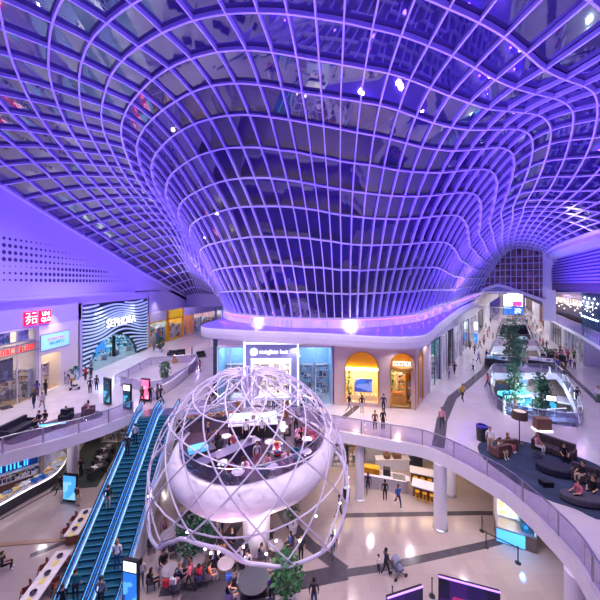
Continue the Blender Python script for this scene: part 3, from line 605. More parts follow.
def shop(label, p0, p1, z1, depth, wallm, goods, floorm=None, lamp=None, z0=0.0, lampw=.5, glass=True, framem=None, shelves=True, bulk=None, top=None, name='shopfront', cat='shop front', lit=None, gtop=None, bays=3):
    p0 = Vector((p0[0], p0[1], z0)); p1 = Vector((p1[0], p1[1], z0)); d = p1 - p0; L = d.length
    t = thing(name, label, cat, p0, math.atan2(d.y, d.x)); H = z1 - z0; framem = framem or M_white; gt = gtop or H
    MB().box(0, depth, 0, L, depth + .15, H).build('back_wall', wallm, t)
    MB().box(-.02, .1, 0, .08, depth, H).build('side_wall', wallm, t); MB().box(L - .08, .1, 0, L + .02, depth, H).build('side_wall', wallm, t)
    MB().box(.02, .02, .0, L - .02, depth, .02).build('shop_floor', floorm or M_shoptile, t)
    c = MB().box(0, .1, H, L, depth, H + .12).build('shop_ceiling', M_shopwhite, t)
    nl = max(1, int(L / 2.4))
    for i in range(nl):
        x = L * (i + .5) / nl
        MB().box(x - lampw, depth * .25, H - .05, x + lampw, depth * .8, H - .01).build('light_panel', lamp or M_bulb, c)
    if shelves:
        n = max(1, bays); wd = L / n
        for i in range(n):
            shelf(t, i * wd + .15, (i + 1) * wd - .15, depth - .55, .5, min(H * .62, 3.2), goods)
        for i in range(max(1, int(L / 3))):
            x = L * (i + .5) / max(1, int(L / 3))
            s = MB().box(x - .7, depth * .35, .75, x + .7, depth * .35 + .7, .82).box(x - .62, depth * .35 + .05, .02, x - .54, depth * .35 + .65, .75).box(x + .54, depth * .35 + .05, .02, x + .62, depth * .35 + .65, .75).build('display_table', M_shopwhite, t)
            g = MB(); r = random.Random(i + int(L * 10))
            for q in range(7): gx = x - .6 + q * .17; g.box(gx, depth * .35 + .1, .82, gx + .12, depth * .35 + .6, .82 + r.uniform(.06, .3))
            tag(g.build('display_goods', MATS['goods_' + goods], s), kind='stuff')
    if shelves and L > 4:
        sd = shelf(t, .2, depth - .5, -.5, .45, min(H * .55, 3.0), goods); sd.rotation_euler = (0, 0, -PI / 2); sd.location = (L - .12, depth - .1, 0)
    if glass:
        g = MB().box(.06, .05, .05, L - .06, .07, gt).build('glass_front', M_glass, t)
        mb = MB().box(0, 0, 0, .07, .12, gt).box(L - .07, 0, 0, L, .12, gt).box(0, 0, gt - .08, L, .12, gt)
        k = max(2, int(L / 2))
        for i in range(1, k): mb.box(L * i / k - .03, .01, 0, L * i / k + .03, .11, gt)
        mb.build('frame', framem, t)
    if top: MB().box(0, 0, H, L, .15, H + top).build('fascia', wallm, t)
    return t
def scribble(mb, x0, z0, x1, h, y, seed, rows=1):
    """short strokes standing for lettering too small to read"""
    r = random.Random(seed)
    for row in range(rows):
        x = x0; zb = z0 - row * h * 1.5
        while x < x1 - h * .4:
            w = h * r.uniform(.35, .7); k = r.randrange(3); s = h * .13
            mb.box(x, y - .03, zb, x + s, y, zb + h)
            if k != 1: mb.box(x, y - .03, zb + h - s, x + w, y, zb + h)
            if k != 2: mb.box(x, y - .03, zb, x + w, y, zb + s)
            if k != 0: mb.box(x + w - s, y - .03, zb, x + w, y, zb + h * .9)
            x += w + h * .22
    return mb
# ---- clothing store with the pale portal (left)
M_cream = mat('cream_wall', '#f0e8e4', .5, noise=.02)
t = shop('clothing shop with pale back wall, clothes rails and red lettering at left edge', (-28, 21), (-28, 31.95), 7.35, 5.0, M_cream, 'warm', M_shopfloor, lamp=mat('lamp_soft', '#ffffff', .5, emit=13, ehex='#ffe4b8'), bays=4, gtop=7.3)
MB().box(4.5, -.12, 4.95, 11.1, .02, 5.05).box(4.5, -.12, 5.75, 11.1, .02, 5.85).build('sign_rail', M_chrome, t)
scribble(MB(), 5.6, 5.1, 10.8, .6, -.1, 5).build('sign_letters', mat('red_neon', '#d81828', .4, emit=.9, ehex='#ff1828'), t)
MB().box(4, .3, 6.0, 11.1, 1.4, 6.12).build('upper_display_shelf', M_shopwhite, t)
for i, (x, c) in enumerate(((5.2, 'cool'), (7.2, 'mixed'), (9.2, 'pale'))):
    MB().box(x, .5, 6.12, x + 1.3, .62, 7.15).build('display_picture', MATS['goods_' + c], t)
for i in range(5):
    x = 3.2 + i * 1.55
    m_ = MB().tube([(x, .9, .02), (x, .9, 1.5), (x + 1.1, .9, 1.5), (x + 1.1, .9, .02)], .025)
    rl = m_.build('clothes_rail', M_chrome, t)
    g = MB()
    for q in range(9): g.obox((x + .1 + q * .11, .9, 1.05), (.06, .42, .8), .1)
    tag(g.build('hanging_clothes', MATS['goods_' + ('dark' if i % 2 else 'warm')], rl), kind='stuff')
for i, (x, c) in enumerate(((6.3, 'white'), (8.0, 'dark'), (10.2, 'pale'))):
    m_ = M_shopwhite if c != 'dark' else M_dark
    MB().box(x - .7, 1.6, .02, x + .7, 2.6, .9).build('display_plinth', M_wood, t)
    MB().lathe([(.12, .9), (.14, 1.3), (.2, 1.7), (.22, 2.2), (.1, 2.35), (.05, 2.4), (.11, 2.5), (.1, 2.7), (.02, 2.78)], 10, (x, 2.1, 0)).build('mannequin', MATS['goods_warm'] if i == 0 else m_, t)
for x in (4.2, 7.3): MB().box(x, .5, 2.4, x + 1.5, .6, 4.6).build('hanging_panel', (MATS['goods_pale'], MATS['goods_dark'])[x > 5], t)
# white portal panel with the pale blue screen and the stepped doorway
pt = thing('shop_portal', 'tall white shop portal with pale blue screen above a doorway lined with shelves', 'shop front', (-28, 32.2, 0), PI / 2)
MB().plate([(0, 0), (5.9, 0), (5.9, 7.35), (0, 7.35)], [[(.25, .02), (2.9, .02), (2.9, 4.1), (.25, 4.1)]], 0, .3, Matrix(((1, 0, 0, 0), (0, 0, 1, 0), (0, 1, 0, 0), (0, 0, 0, 1)))).build('portal_wall', M_cream, pt, recalc=True)
MB().box(.1, 3, 0, 3.1, 3.15, 4.3).box(.1, .3, 0, .2, 3, 4.3).box(3.0, .3, 0, 3.1, 3, 4.3).box(.1, .3, 4.2, 3.1, 3, 4.3).build('recess', M_cream, pt)
MB().box(.6, .8, 4.1, 2.6, 2.4, 4.18).build('light_panel', mat('lamp_dim', '#ffffff', .5, emit=4, ehex='#ffe4b8'), pt)
MB().box(.2, .3, .0, 3.0, 3, .02).build('shop_floor', M_shopfloor, pt)
shelf(pt, .3, 1.3, .75, .4, 3.0, 'mixed', 7); shelf(pt, 1.35, 2.2, .75, .4, 3.0, 'warm', 7)
MB().box(.1, -.06, 4.55, 4.2, 0, 6.35).build('screen_frame', M_chrome, pt)
scr = MB().box(.17, -.08, 4.62, 4.13, -.05, 6.28).build('screen', mat('screen_cyan', '#9fd8f4', .3, emit=.75, ehex='#8fd4f6'), pt)
scribble(MB(), 1.0, 5.55, 3.3, .32, -.08, 11).build('screen_words', mat('screen_pink', '#d890b8', .4, emit=.5), scr)
scribble(MB(), 1.3, 5.1, 3.4, .3, -.08, 12).build('screen_words', mat('screen_blue', '#4098d8', .4, emit=.5), scr)
for i in range(3):
    x = 3.4 + i * .7
    MB().box(x, -.35, 0, x + .5, -.02, 1.5 + .1 * i).build('poster_stand', MATS['goods_' + ('pale', 'mixed', 'cool')[i]], pt)
# red square signs
M_logo = mat('logo_red', '#f01838', .4, emit=1.3, ehex='#ff1840')
for i, (y0, y1, rows, lab) in enumerate(((30.35, 31.75, ('\u30e6\u30cb', '\u30af\u30ed'), 'glowing red square sign with white katakana, left of the pair on the white wall'),
                                         (32.15, 33.55, ('UNI', 'QLO'), 'glowing red square sign with white capital letters, right of the pair on the white wall'))):
    s = thing('shop_sign', lab, 'sign', (-27.98, y0, 7.62), PI / 2, 'red square shop signs')
    MB().box(0, -.16, 0, 1.4, 0, 1.4).build('sign_panel', M_logo, s)
    for r_, tx in enumerate(rows):
        tm = text_mesh('sign_letters', tx, .72 if i == 0 else .62, M_led_white, s, (.7, -.17, 1.02 - .62 * r_), (PI / 2, 0, 0), .015)
        tm.scale = (1.0 if i == 0 else .95, 1, 1)
# ---- beauty store with the striped facade
bt = shop('tall beauty shop with wavy black and white striped facade and glowing white letters', (-28, 38.6), (-28, 54.9), 5.4, 7, mat('beauty_dark', '#3a5a70', .4), 'cool', mat('beauty_floor', '#9aa4ac', .2), lamp=mat('lamp_beauty', '#ffffff', .5, emit=12, ehex='#d0ecff'), glass=False, bays=6)
def arch_z(y):
    q = (y - 1.2) / 12.4
    return 0 if q <= 0 or q >= 1 else 4.6 * min(1, (math.sin(PI * min(1, q * 1.05 + .02))) ** .45) * (1 - .18 * q)
mb = MB(); Ls = 16.3
ys = [Ls * i / 60 for i in range(61)]
for a, b in zip(ys, ys[1:]):
    za, zb = arch_z(a), arch_z(b)
    mb.add([(a, -.02, za), (b, -.02, zb), (b, -.02, 9.2), (a, -.02, 9.2), (a, .3, za), (b, .3, zb)], [(0, 1, 2, 3), (0, 4, 5, 1)])
mb.build('facade_panel', mat('facade_dark', '#161c2c', .3), bt)
mb = MB()
for i in range(17):
    z0 = .35 + i * .54; run = []
    for y in ys + [None]:
        ok = False
        if y is not None:
            bul = math.exp(-((y - 7.4) / 4.2) ** 2) * 1.3 * math.exp(-((z0 - 4.2) / 2.6) ** 2) + .25 * math.sin(y * .55 + z0 * .5)
            z = z0 + bul; ok = z > arch_z(y) + .12 and z < 9.0 and not (4.4 < y < 11.8 and 5.55 < z < 6.6)
        if ok: run.append((y, -.1, z))
        else:
            if len(run) > 1: mb.ribbon(run, .14, .24, [(0, 0, 1)] * len(run))
            run = []
mb.build('facade_stripes', mat('stripe_lit', '#d8ecff', .4, emit=.3, ehex='#9cd4ff'), bt)
text_mesh('sign_letters', 'SEPHORA', 1.6, mat('letters_lit', '#ffffff', .4, emit=1.6), bt, (8.1, -.3, 6.05), (PI / 2, 0, 0), .08, spacing=1.12)
MB().box(4.2, 2.4, .02, 4.6, 2.7, 3.4).box(10.4, 2.4, .02, 10.8, 2.7, 3.4).build('display_column', M_black, bt)
MB().box(4.9, 2.0, 1.9, 7.4, 2.1, 3.6).build('display_screen', mat('screen_deepblue', '#2a78d8', .3, emit=1.2, ehex='#2c80e8'), bt)
for i in range(4):
    MB().box(1.8 + i * 2.9, 3.2, .02, 3.6 + i * 2.9, 4.0, 1.5).build('gondola', MATS['goods_cool'], bt)
    MB().box(1.8 + i * 2.9, 2.0, 4.9, 4.2 + i * 2.9, 2.3, 5.0).build('light_strip', M_led_white, bt)
# ---- bright shops further down the left side
specs = [((-28, 55.6), (-27.6, 62.2), 'yellow framed toy shop with turquoise window next to the striped beauty shop', mat('toy_wall', '#e8f4f4', .5), 'cool', mat('toy_frame', '#f0c830', .4)),
         ((-27.5, 62.4), (-26.4, 67.6), 'yellow walled toy shop window with big figures', mat('toy_yellow', '#ffd018', .5, emit=.25), 'yellow', mat('toy_frame', '#f0c830', .4)),
         ((-26.2, 67.8), (-25.3, 71.2), 'narrow orange and yellow shop window beyond the toy shop', mat('shop_orange', '#f0a030', .5, emit=.2), 'yellow', M_white),
         ((-25.2, 71.4), (-22.5, 79.5), 'white shop with pink and red panels far down the left side', mat('shop_pink', '#f2d0d8', .5), 'mixed', M_white),
         ((-22.2, 80), (-18.2, 88), 'pale shop with large lit windows at the far left end', mat('shop_pale', '#e8f0f8', .5), 'pale', M_white)]
M_toyfig = patch_mat('toy_figure', ['#f4f4f8', '#3890c8', '#f4f4f8', '#48b8c8', '#d84838', '#ffffff'], 1.1)
for n_, (p0, p1, lab, wm, gd, fm) in enumerate(specs):
    t = shop(lab, p0, p1, 6.3, 3.5, wm, gd, lamp=mat('lamp_toy', '#ffffff', .5, emit=9, ehex='#fff4e4'), framem=fm, bays=3, lampw=.9)
    L_ = (Vector(p1) - Vector(p0)).length
    MB().box(.1, -.06, 4.6, L_ - .1, .04, 6.3).build('header_band', M_white if n_ != 1 else wm, t)
    for k in range(max(1, int(L_ / 2.2))):
        x = 1.1 + k * 2.1
        MB().lathe([(.35, 0), (.6, .3), (.62, 1.0), (.4, 1.5), (.3, 1.6), (.5, 1.8), (.52, 2.3), (.3, 2.6), (.02, 2.65)], 12, (x, 1.2, .6)).box(x - .7, .8, .02, x + .7, 1.6, .6).build('window_figure', M_toyfig, t)
    if n_ in (0, 1):
        MB().box(0, -.1, 0, .3, .1, 6.3).box(L_ - .3, -.1, 0, L_, .1, 6.3).box(0, -.1, 0, L_, .1, .35).box(0, -.1, 4.3, L_, .1, 4.6).build('yellow_surround', mat('toy_surround', '#f4b820', .5), t)
# ================================================================== shops under the canopy
M_facade = mat('facade_plaster', '#d8c8cc', .5, noise=.04)
M_pinkstone = mat('pink_render', '#d2b8b4', .5, noise=.04)
shop('shop window with pale blue display at left of the white framed portal', (-8.2, 29.6), (-5.45, 29.6), 5.7, 3.5, mat('shop_sky', '#a8d8f0', .5), 'pale', lamp=M_bulb_cool, bays=1)
shop('shop window with pale blue top at right of the white framed portal', (-.1, 29.6), (3.2, 29.6), 5.7, 3.5, mat('shop_sky', '#a8d8f0', .5), 'cool', lamp=M_bulb_cool, bays=2)
po = shop('white eyewear shop portal with glowing double frame and round logo', (-5.4, 29.5), (-.15, 29.5), 4.9, 4.5, M_shopwhite, 'pale', lamp=M_bulb, glass=False, bays=2)
MT = Matrix(((1, 0, 0, 0), (0, 0, 1, 0), (0, 1, 0, 0), (0, 0, 0, 1)))
MB().plate([(0, 0), (5.25, 0), (5.25, 6.15), (0, 6.15)], [[(.75, .0), (4.45, .0), (4.45, 4.6), (.75, 4.6)]], -.5, -.1, MT).build('portal_wall', mat('portal_grey', '#8489b8', .4), po, recalc=True)
for a in ((-.04, .12, 6.25), (.68, .8, 4.7)):
    x0 = a[0]; x1 = 5.25 - x0 if a[0] < 0 else 4.52; wd = a[1] - a[0]; zt = a[2]
    MB().box(x0, -.6, 0, x0 + wd, -.48, zt).box(x1 - wd, -.6, 0, x1, -.48, zt).box(x0, -.6, zt - wd, x1, -.48, zt).build('light_frame', mat('portal_led', '#ffffff', .4, emit=1.3, ehex='#f4f6ff'), po)
text_mesh('sign_letters', 'sunglass hut', .56, M_led_white, po, (2.85, -.53, 5.35), (PI / 2, 0, 0), .03)
lg = MB(); lg.lathe([(.02, 0), (.36, 0), (.36, .05), (.02, .05)], 20)
lo = lg.build('round_logo', M_led_white, po, loc=(.95, -.53, 5.35)); lo.rotation_euler = (PI / 2, 0, 0)
# pink rendered front with the arches
A3, B3, C3 = Vector((3.36, 29.6, 0)), Vector((11.0, 28.4, 0)), Vector((14, 32.7, 0))
def arch_loop(x0, x1, zb, zt):
    r = (x1 - x0) / 2; out = [(x0, zb), (x1, zb)]
    for i in range(15):
        q = PI * i / 14; out.append((x0 + r + r * math.cos(q), zt - r + r * math.sin(q)))
    return out
def arch_front(label, p0, p1, arches):
    d = p1 - p0; L = d.length; t = thing('arcade_front', label, 'shop front', p0, math.atan2(d.y, d.x))
    MB().plate([(0, 0), (L, 0), (L, 6.3), (0, 6.3)], [arch_loop(*a) for a in arches], 0, .45, MT).build('arch_wall', M_pinkstone, t, recalc=True)
    for a in arches:
        lp = arch_loop(*a); mb = MB()
        pth = [(x, -.03, z) for x, z in lp[2:]] ; pth = [(lp[1][0], -.03, lp[1][1])] + pth + [(lp[0][0], -.03, lp[0][1])]
        mb.ribbon(pth, .1, .14, [(0, 1, 0)] * len(pth)); mb.build('arch_trim', mat('gold_trim', '#d8a850', .3, .6), t)
    return t
M_yel = mat('arch_yellow', '#ffb81c', .5, noise=.05)
t = arch_front('pink rendered shop front with two tall yellow arches', A3, B3, [(1.1, 4.25, .35, 5.3), (5.4, 7.65, 0.02, 5.3)])
MB().box(.3, 3.4, 0, 4.7, 3.5, 5.6).box(4.9, 3.4, 0, 7.7, 3.5, 5.6).box(4.7, .45, 0, 4.9, 3.5, 5.6).box(.3, .45, 0, .4, 3.5, 5.6).box(7.65, .45, 0, 7.75, 3.5, 5.6).build('back_wall', mat('shop_lemon', '#f8e2b0', .5), t)
MB().box(.3, .45, 5.5, 7.7, 3.5, 5.6).build('shop_ceiling', M_yel, t); MB().box(.3, .1, .0, 7.7, 3.5, .02).build('shop_floor', M_shopfloor, t)
for x in (1.4, 3.2, 5.6, 6.9): MB().box(x, 1.0, 5.38, x + .9, 2.2, 5.48).build('light_panel', M_bulb_warm, t)
MB().box(1.1, .5, 3.55, 4.25, .62, 5.3).build('yellow_lunette', M_yel, t); MB().box(1.1, .38, 3.4, 4.25, .62, 3.6).build('lunette_rail', M_bulb_warm, t)
MB().box(5.4, .9, 3.75, 7.65, 1.0, 5.3).build('yellow_lunette', M_yel, t)
MB().lathe([(1.05, 0), (1.12, .1), (1.12, .3), (1.05, .4)], 20, (6.5, .6, 3.6)).build('sign_drum', mat('gold_trim', '#d8a850', .3, .6), t)
scribble(MB(), 5.7, 3.98, 7.4, .38, .5, 31).build('sign_letters', M_led_white, t)
MB().box(2.0, .7, 1.15, 3.75, .8, 2.45).build('display_screen', patch_mat('screen_city', ['#1c3c88', '#2c60c0', '#6a80c8', '#e08898', '#2848a0'], .9, emit=.9, stretch=(1, 1, 2.2)), t)
MB().box(1.2, .6, .36, 4.2, 1.1, .85).build('window_bench', mat('shop_lemon', '#f8e2b0', .5), t)
g = MB(); r = random.Random(9)
for q in range(9): g.lathe([(.02, 0), (.09, .02), (.11, .14), (.03, .2)], 8, (1.4 + q * .31, .8, .85))
tag(g.build('display_goods', MATS['goods_warm'], t), kind='stuff')
def leaves(mb, c, spread, n, size, seed, mi=0):
    r = random.Random(seed)
    for _ in range(n):
        a = r.uniform(0, 2 * PI); q = r.random() ** .5; h = r.uniform(-1, 1)
        w_ = math.sqrt(max(0, 1 - h * h * .9))
        p = Vector(c) + Vector((math.cos(a) * q * spread[0] * w_, math.sin(a) * q * spread[1] * w_, h * spread[2]))
        d = Vector((r.uniform(-1, 1), r.uniform(-1, 1), r.uniform(-.3, .9))).normalized() * size * r.uniform(.7, 1.3)
        s_ = d.cross(Vector((r.uniform(-1, 1), r.uniform(-1, 1), r.uniform(-1, 1)))); s_.normalize(); s_ *= size * .32
        mb.add([p, p + d * .5 + s_, p + d, p + d * .5 - s_], [(0, 1, 2, 3)], mi)
    return mb
M_leaf = mat('leaf_green', '#3f7a48', .5, noise=.35, scale=1.5)
M_leaf2 = mat('leaf_dark', '#2c5a44', .5, noise=.35, scale=1.5)
leaves(MB(), (1.45, .75, 2.2), (.28, .15, 1.3), 130, .22, 4).build('climbing_plant', M_leaf, t)
leaves(MB(), (5.75, 2.6, 1.9), (.45, .4, 1.2), 150, .25, 5).build('climbing_plant', M_leaf, t)
shelf(t, 6.5, 7.5, 2.8, .5, 3.0, 'warm', 6)
MB().box(5.6, .9, .02, 6.9, 1.6, .75).box(5.75, 1.0, .75, 6.75, 1.5, 1.15).build('display_table', mat('counter_oak', '#d8a050', .4, noise=.1), t)
for x in (2.2, 6.3): point('arch_lamp', A3.lerp(B3, x / 7.8) + Vector((.2, 1.4, 3.6)), 420, '#ffecc8', .1)
t2 = arch_front('narrow pink return wall with a yellow arch at the corner of the corridor', B3, C3, [(.7, 2.6, .3, 5.2)])
MB().box(.6, 1.1, 0, 4.2, 1.2, 5.6).build('back_wall', M_yel, t2); MB().box(1.2, .55, 5.3, 2.2, 1.0, 5.4).build('light_panel', M_bulb_warm, t2)
MB().box(.75, .5, .3, 2.6, 1.0, 2.2).build('display_case', MATS['goods_warm'], t2)
# plaster between the fronts and the canopy
vwall('wall_front', [(-8.9, 29.75), (3.3, 29.75)], 5.7, 6.4, M_facade, .3)
vwall('wall_front', [(-8.75, 33.2), (-8.6, 29.7), (-8.2, 29.6)], 0, 6.4, mat('dark_glazing', '#3c4c58', .15, noise=.3), .2)
# ================================================================== shops along the far mall
MALL = [('teal glazed shop front at the mouth of the far mall', '#1c6c78', 'cool'), ('grey shop front with tall white poster in the far mall', '#b8b4c4', 'pale'), ('dark shop front with black piers in the far mall', '#2c2834', 'dark'),
        ('pale shop front with white columns in the far mall', '#e0dce4', 'pale'), ('white fronted shop near the middle of the far mall', '#e8e4ea', 'mixed'), ('charcoal shop front beyond the white columns in the far mall', '#3a3640', 'dark'),
        ('light shop front deep in the far mall, left side', '#dcd8e0', 'warm'), ('last shop front on the left of the far mall', '#c8c4d0', 'pale')]
def along(poly, s):
    for a, b in zip(poly, poly[1:]):
        a = Vector((a[0], a[1])); b = Vector((b[0], b[1])); L = (b - a).length
        if s <= L: return a + (b - a) * s / L
        s -= L
    return b
pos = [.4, 6.4, 11.4, 15.4, 22, 30, 42, 58, 84]
for i, (lab, c, g) in enumerate(MALL):
    a, b = along(DW, pos[i]), along(DW, pos[i + 1] - .5)
    s = shop(lab, a, b, 5.3, 3, mat('mall_shop_%d' % i, c, .5), g, lamp=M_bulb, bays=2, framem=M_white if i % 2 else M_dark, lampw=.7)
    MB().box(-.3, -.15, 0, .15, .25, 5.4).build('pier', M_white if i != 2 else M_black, s)
RWL = RW[:6]
rpos = [10, 45, 68, 92, 106, 117, 128.5, 140]
RL = [('far right shop front near the end of the mall', '#d8d4de', 'pale'), ('bright right hand shop front past the crowd in the mall', '#e4e0e8', 'mixed'), ('shop front with brown piers under the far end of the terrace', '#5c4a4c', 'warm'),
      ('shop front with white curtains under the curved terrace', '#e8e2ea', 'pale'), ('shop front with tall lit vitrine under the terrace at right edge', '#f0ece0', 'yellow'), ('pale shop front at the right edge under the terrace', '#dcd6e2', 'pale')]
for i, (lab, c, g) in enumerate(RL):
    a, b = along(RWL, rpos[i]), along(RWL, rpos[i + 1] - .5)
    s = shop(lab, a, b, 5.1, 3, mat('right_shop_%d' % i, c, .5), g, lamp=M_bulb, bays=3, framem=M_white if i % 2 else M_brown, lampw=.7)
    MB().box(-.3, -.25, 0, .2, .25, 5.2).build('pier', (M_white, M_white, M_brown, M_white, M_white, M_white)[i], s)
# ================================================================== balustrades, columns, escalators
def resample(pts, step):
    pts = [Vector(p) for p in pts]; d = [0]
    for a, b in zip(pts, pts[1:]): d.append(d[-1] + (b - a).length)
    n = max(1, round(d[-1] / step)); out = []
    for i in range(n + 1):
        s = d[-1] * i / n; k = 0
        while k < len(d) - 2 and d[k + 1] < s: k += 1
        f = (s - d[k]) / max(1e-6, d[k + 1] - d[k]); out.append(pts[k].lerp(pts[k + 1], f))
    return out
def balustrade(label, pts, h=1.15, step=2.2, closed=False, group=None, base=True, off=0.0):
    pts = [Vector((p[0], p[1], p[2] if len(p) > 2 else 0)) for p in pts]
    if closed: pts = pts + [pts[0]]
    rs = resample(pts, step); o = rs[0].copy()
    t = thing('glass_balustrade', label, 'balustrade', o, 0, group)
    fine = [p - o for p in resample(pts, step / 3)]
    up = Vector((0, 0, 1))
    for i in range(len(rs) - 1):
        seg = fine[i * 3:i * 3 + 4]
        mb = MB()
        MB().ribbon([p + up * (h * .52 - .02) for p in seg], .02, h * .92, [up] * len(seg)).build('glass_panel', M_glass_tint, t)
    for i, p in enumerate(rs[:-1] if closed else rs):
        q = p - o
        MB().box(q.x - .03, q.y - .03, q.z, q.x + .03, q.y + .03, q.z + h).build('post', M_chrome, t)
    MB().tube([p + up * h for p in fine], .04, 6).build('handrail', M_chrome, t)
    return t
def inset(pts, d):
    pts = [Vector((p[0], p[1], 0)) for p in pts]; out = []
    for i, p in enumerate(pts):
        t = pts[min(i + 1, len(pts) - 1)] - pts[max(i - 1, 0)]; t.normalize(); out.append(p + Vector((-t.y, t.x, 0)) * d)
    return out
balustrade('long curving glass balustrade along the left gallery edge above the white fascia', inset(EDGE_L, .18))
balustrade('long curving glass balustrade sweeping from the bridge round the right gallery edge', inset(EDGE_R, .18))
balustrade('short straight glass balustrade between the escalators and the round cafe', inset([(-10.3, 27.6), (-9.4, 27.62), (-8.2, 27.6)], .18))
def grow(pts, d):
    c = Vector((sum(p[0] for p in pts) / len(pts), sum(p[1] for p in pts) / len(pts), 0))
    return [Vector((p[0], p[1], 0)) + (Vector((p[0], p[1], 0)) - c).normalized() * d for p in pts]
balustrade('glass balustrade round the curved opening beside the lounge carpet', grow(VOID_ISLE, .2), closed=True, step=2.6)
balustrade('glass balustrade round the second opening in the far mall floor', grow(VOID_MID, .2), closed=True, step=4)
balustrade('glass balustrade round the farthest opening in the mall floor', grow(VOID_FAR, .2), closed=True, step=6)
balustrade('glass balustrade enclosing the planted area before the striped beauty shop', grow(VOID_LEFT, .2), closed=True, step=2.8)
def column(label, x, y, r, zt=-SLAB):
    t = thing('column', label, 'column', (x, y, LOW)); h = zt - LOW
    MB().lathe([(r, 0), (r, h)], 24).build('shaft', M_fascia, t, smooth=False)
    MB().lathe([(r + .08, 0), (r + .08, .06), (r + .02, .1), (r + .02, .0)], 24).build('base_ring', M_chrome, t)
    return t
for lab, x, y, r in (('white round column in front of the curved counter on the lower floor', -20.5, 27.1, .45), ('white round column rising out of the curved counter at left', -23.1, 27.9, .55),
                     ('white round column next to the cage, left of the cafe', 4.85, 24.4, .36), ('thick white round column right of the cafe tables', 10.05, 21.5, .44),
                     ('thin bluish white column behind the thick column', 12.5, 24.8, .34), ('white column at bottom right under the curved gallery', 12.35, 13.3, .5),
                     ('white column near the escalators behind the cage', -10.4, 28.6, .4)):
    column(lab, x, y, r)
# ---------------------------------------------------------------- escalators
TOP, BOT = Vector((-13.05, 28.1, 0)), Vector((-11.1, 14.4, LOW))
ed = Vector((TOP.x - BOT.x, TOP.y - BOT.y, 0)); EL = ed.length; erz = math.atan2(ed.y, ed.x) - PI / 2
M_step = mat('escalator_step', '#1c5266', .35, .3, noise=.1); M_stepedge = mat('step_edge', '#5aa8b8', .4, emit=.08, ehex='#58c0d8')
M_rail = mat('handrail_rubber', '#18202c', .35); M_escglass = clear_glass('escalator_glass', '#6ab8f0', .72)
def eprof(s):  # height above the lower floor at run s
    a, b = 1.3, EL - 1.2
    if s < a: return 0.0
    if s > b: return -LOW
    q = (s - a) / (b - a); k = .06
    q2 = q
    return -LOW * q2
def escalator(label, xoff):
    t = thing('escalator', label, 'escalator', BOT + Vector((math.cos(erz) * xoff, math.sin(erz) * xoff, 0)), erz, 'pair of escalators')
    W = .6; n = 38
    pl = [EL * i / 40 for i in range(41)]
    # truss with cladding
    mb = MB()
    for sx in (-1, 1):
        vs_ = []
        for s in pl: vs_ += [(sx * (W + .2), s, eprof(s) + .12), (sx * (W + .2), s, max(eprof(s) - 1.9, .0) if s < EL - 1.3 else eprof(s) - .84), (sx * (W + .06), s, eprof(s) + .12), (sx * (W + .06), s, max(eprof(s) - 1.9, .0) if s < EL - 1.3 else eprof(s) - .84)]
        fs_ = []
        for i in range(40):
            a, b = i * 4, i * 4 + 4
            fs_ += [(a, b, b + 1, a + 1), (a + 2, a + 3, b + 3, b + 2), (a, a + 2, b + 2, b), (a + 1, b + 1, b + 3, a + 3)]
        mb.add(vs_, fs_)
    vs_ = []
    for s in pl: z = (max(eprof(s) - 1.1, .0) if s < EL - 1.3 else eprof(s) - .8); vs_ += [(-W - .1, s, z), (W + .1, s, z)]
    mb.add(vs_, [(2 * i, 2 * i + 2, 2 * i + 3, 2 * i + 1) for i in range(40)])
    mb.build('truss', mat('truss_white', '#e2e2ee', .35), t)
    s0 = 1.0; ds = (EL - 1.0 - s0) / n
    for i in range(n):
        s = s0 + ds * i; z = eprof(s + ds * .8)
        mb = MB().box(-W, s, z - .26, W, s + ds + .02, z, 0).box(-W + .02, s - .012, z - .035, W - .02, s + .0, z + .004, 1)
        mb.build('step', [M_step, M_stepedge], t)
    MB().box(-W, -.3, -.01, W, s0, .015).build('landing_plate', M_chrome, t); MB().box(-W, EL - 1.0, -LOW - .02, W, EL + .6, -LOW + .012).build('landing_plate', M_chrome, t)
    for sx in (-1, 1):
        x = sx * (W + .12)
        gp = [(x, s, eprof(s) + .5) for s in pl]
        MB().ribbon(gp, .02, .78, [(0, 0, 1)] * 41).build('balustrade_panel', M_escglass, t)
        hp = [(x, -.35, .55), (x, -.5, .75), (x, -.35, .93)] + [(x, s, eprof(s) + .95) for s in pl] + [(x, EL + .35, -LOW + .93), (x, EL + .5, -LOW + .75), (x, EL + .35, -LOW + .55)]
        MB().tube(hp, .05, 6).build('handrail', M_rail, t)
        MB().ribbon([(x, s, eprof(s) + .88) for s in pl], .07, .04, [(0, 0, 1)] * 41).build('light_strip', M_led_cyan, t)
        MB().ribbon([(sx * (W + .05), s, eprof(s) + .13) for s in pl], .03, .03, [(0, 0, 1)] * 41).build('skirt_light', mat('led_pale_cyan', '#a8e0ff', .4, emit=1.6, ehex='#8cd4ff'), t)
    return t
escalator('left of the two teal lit escalators, carrying three riders', -.86)
escalator('right of the two teal lit escalators, with white cladding facing the cage', .86)

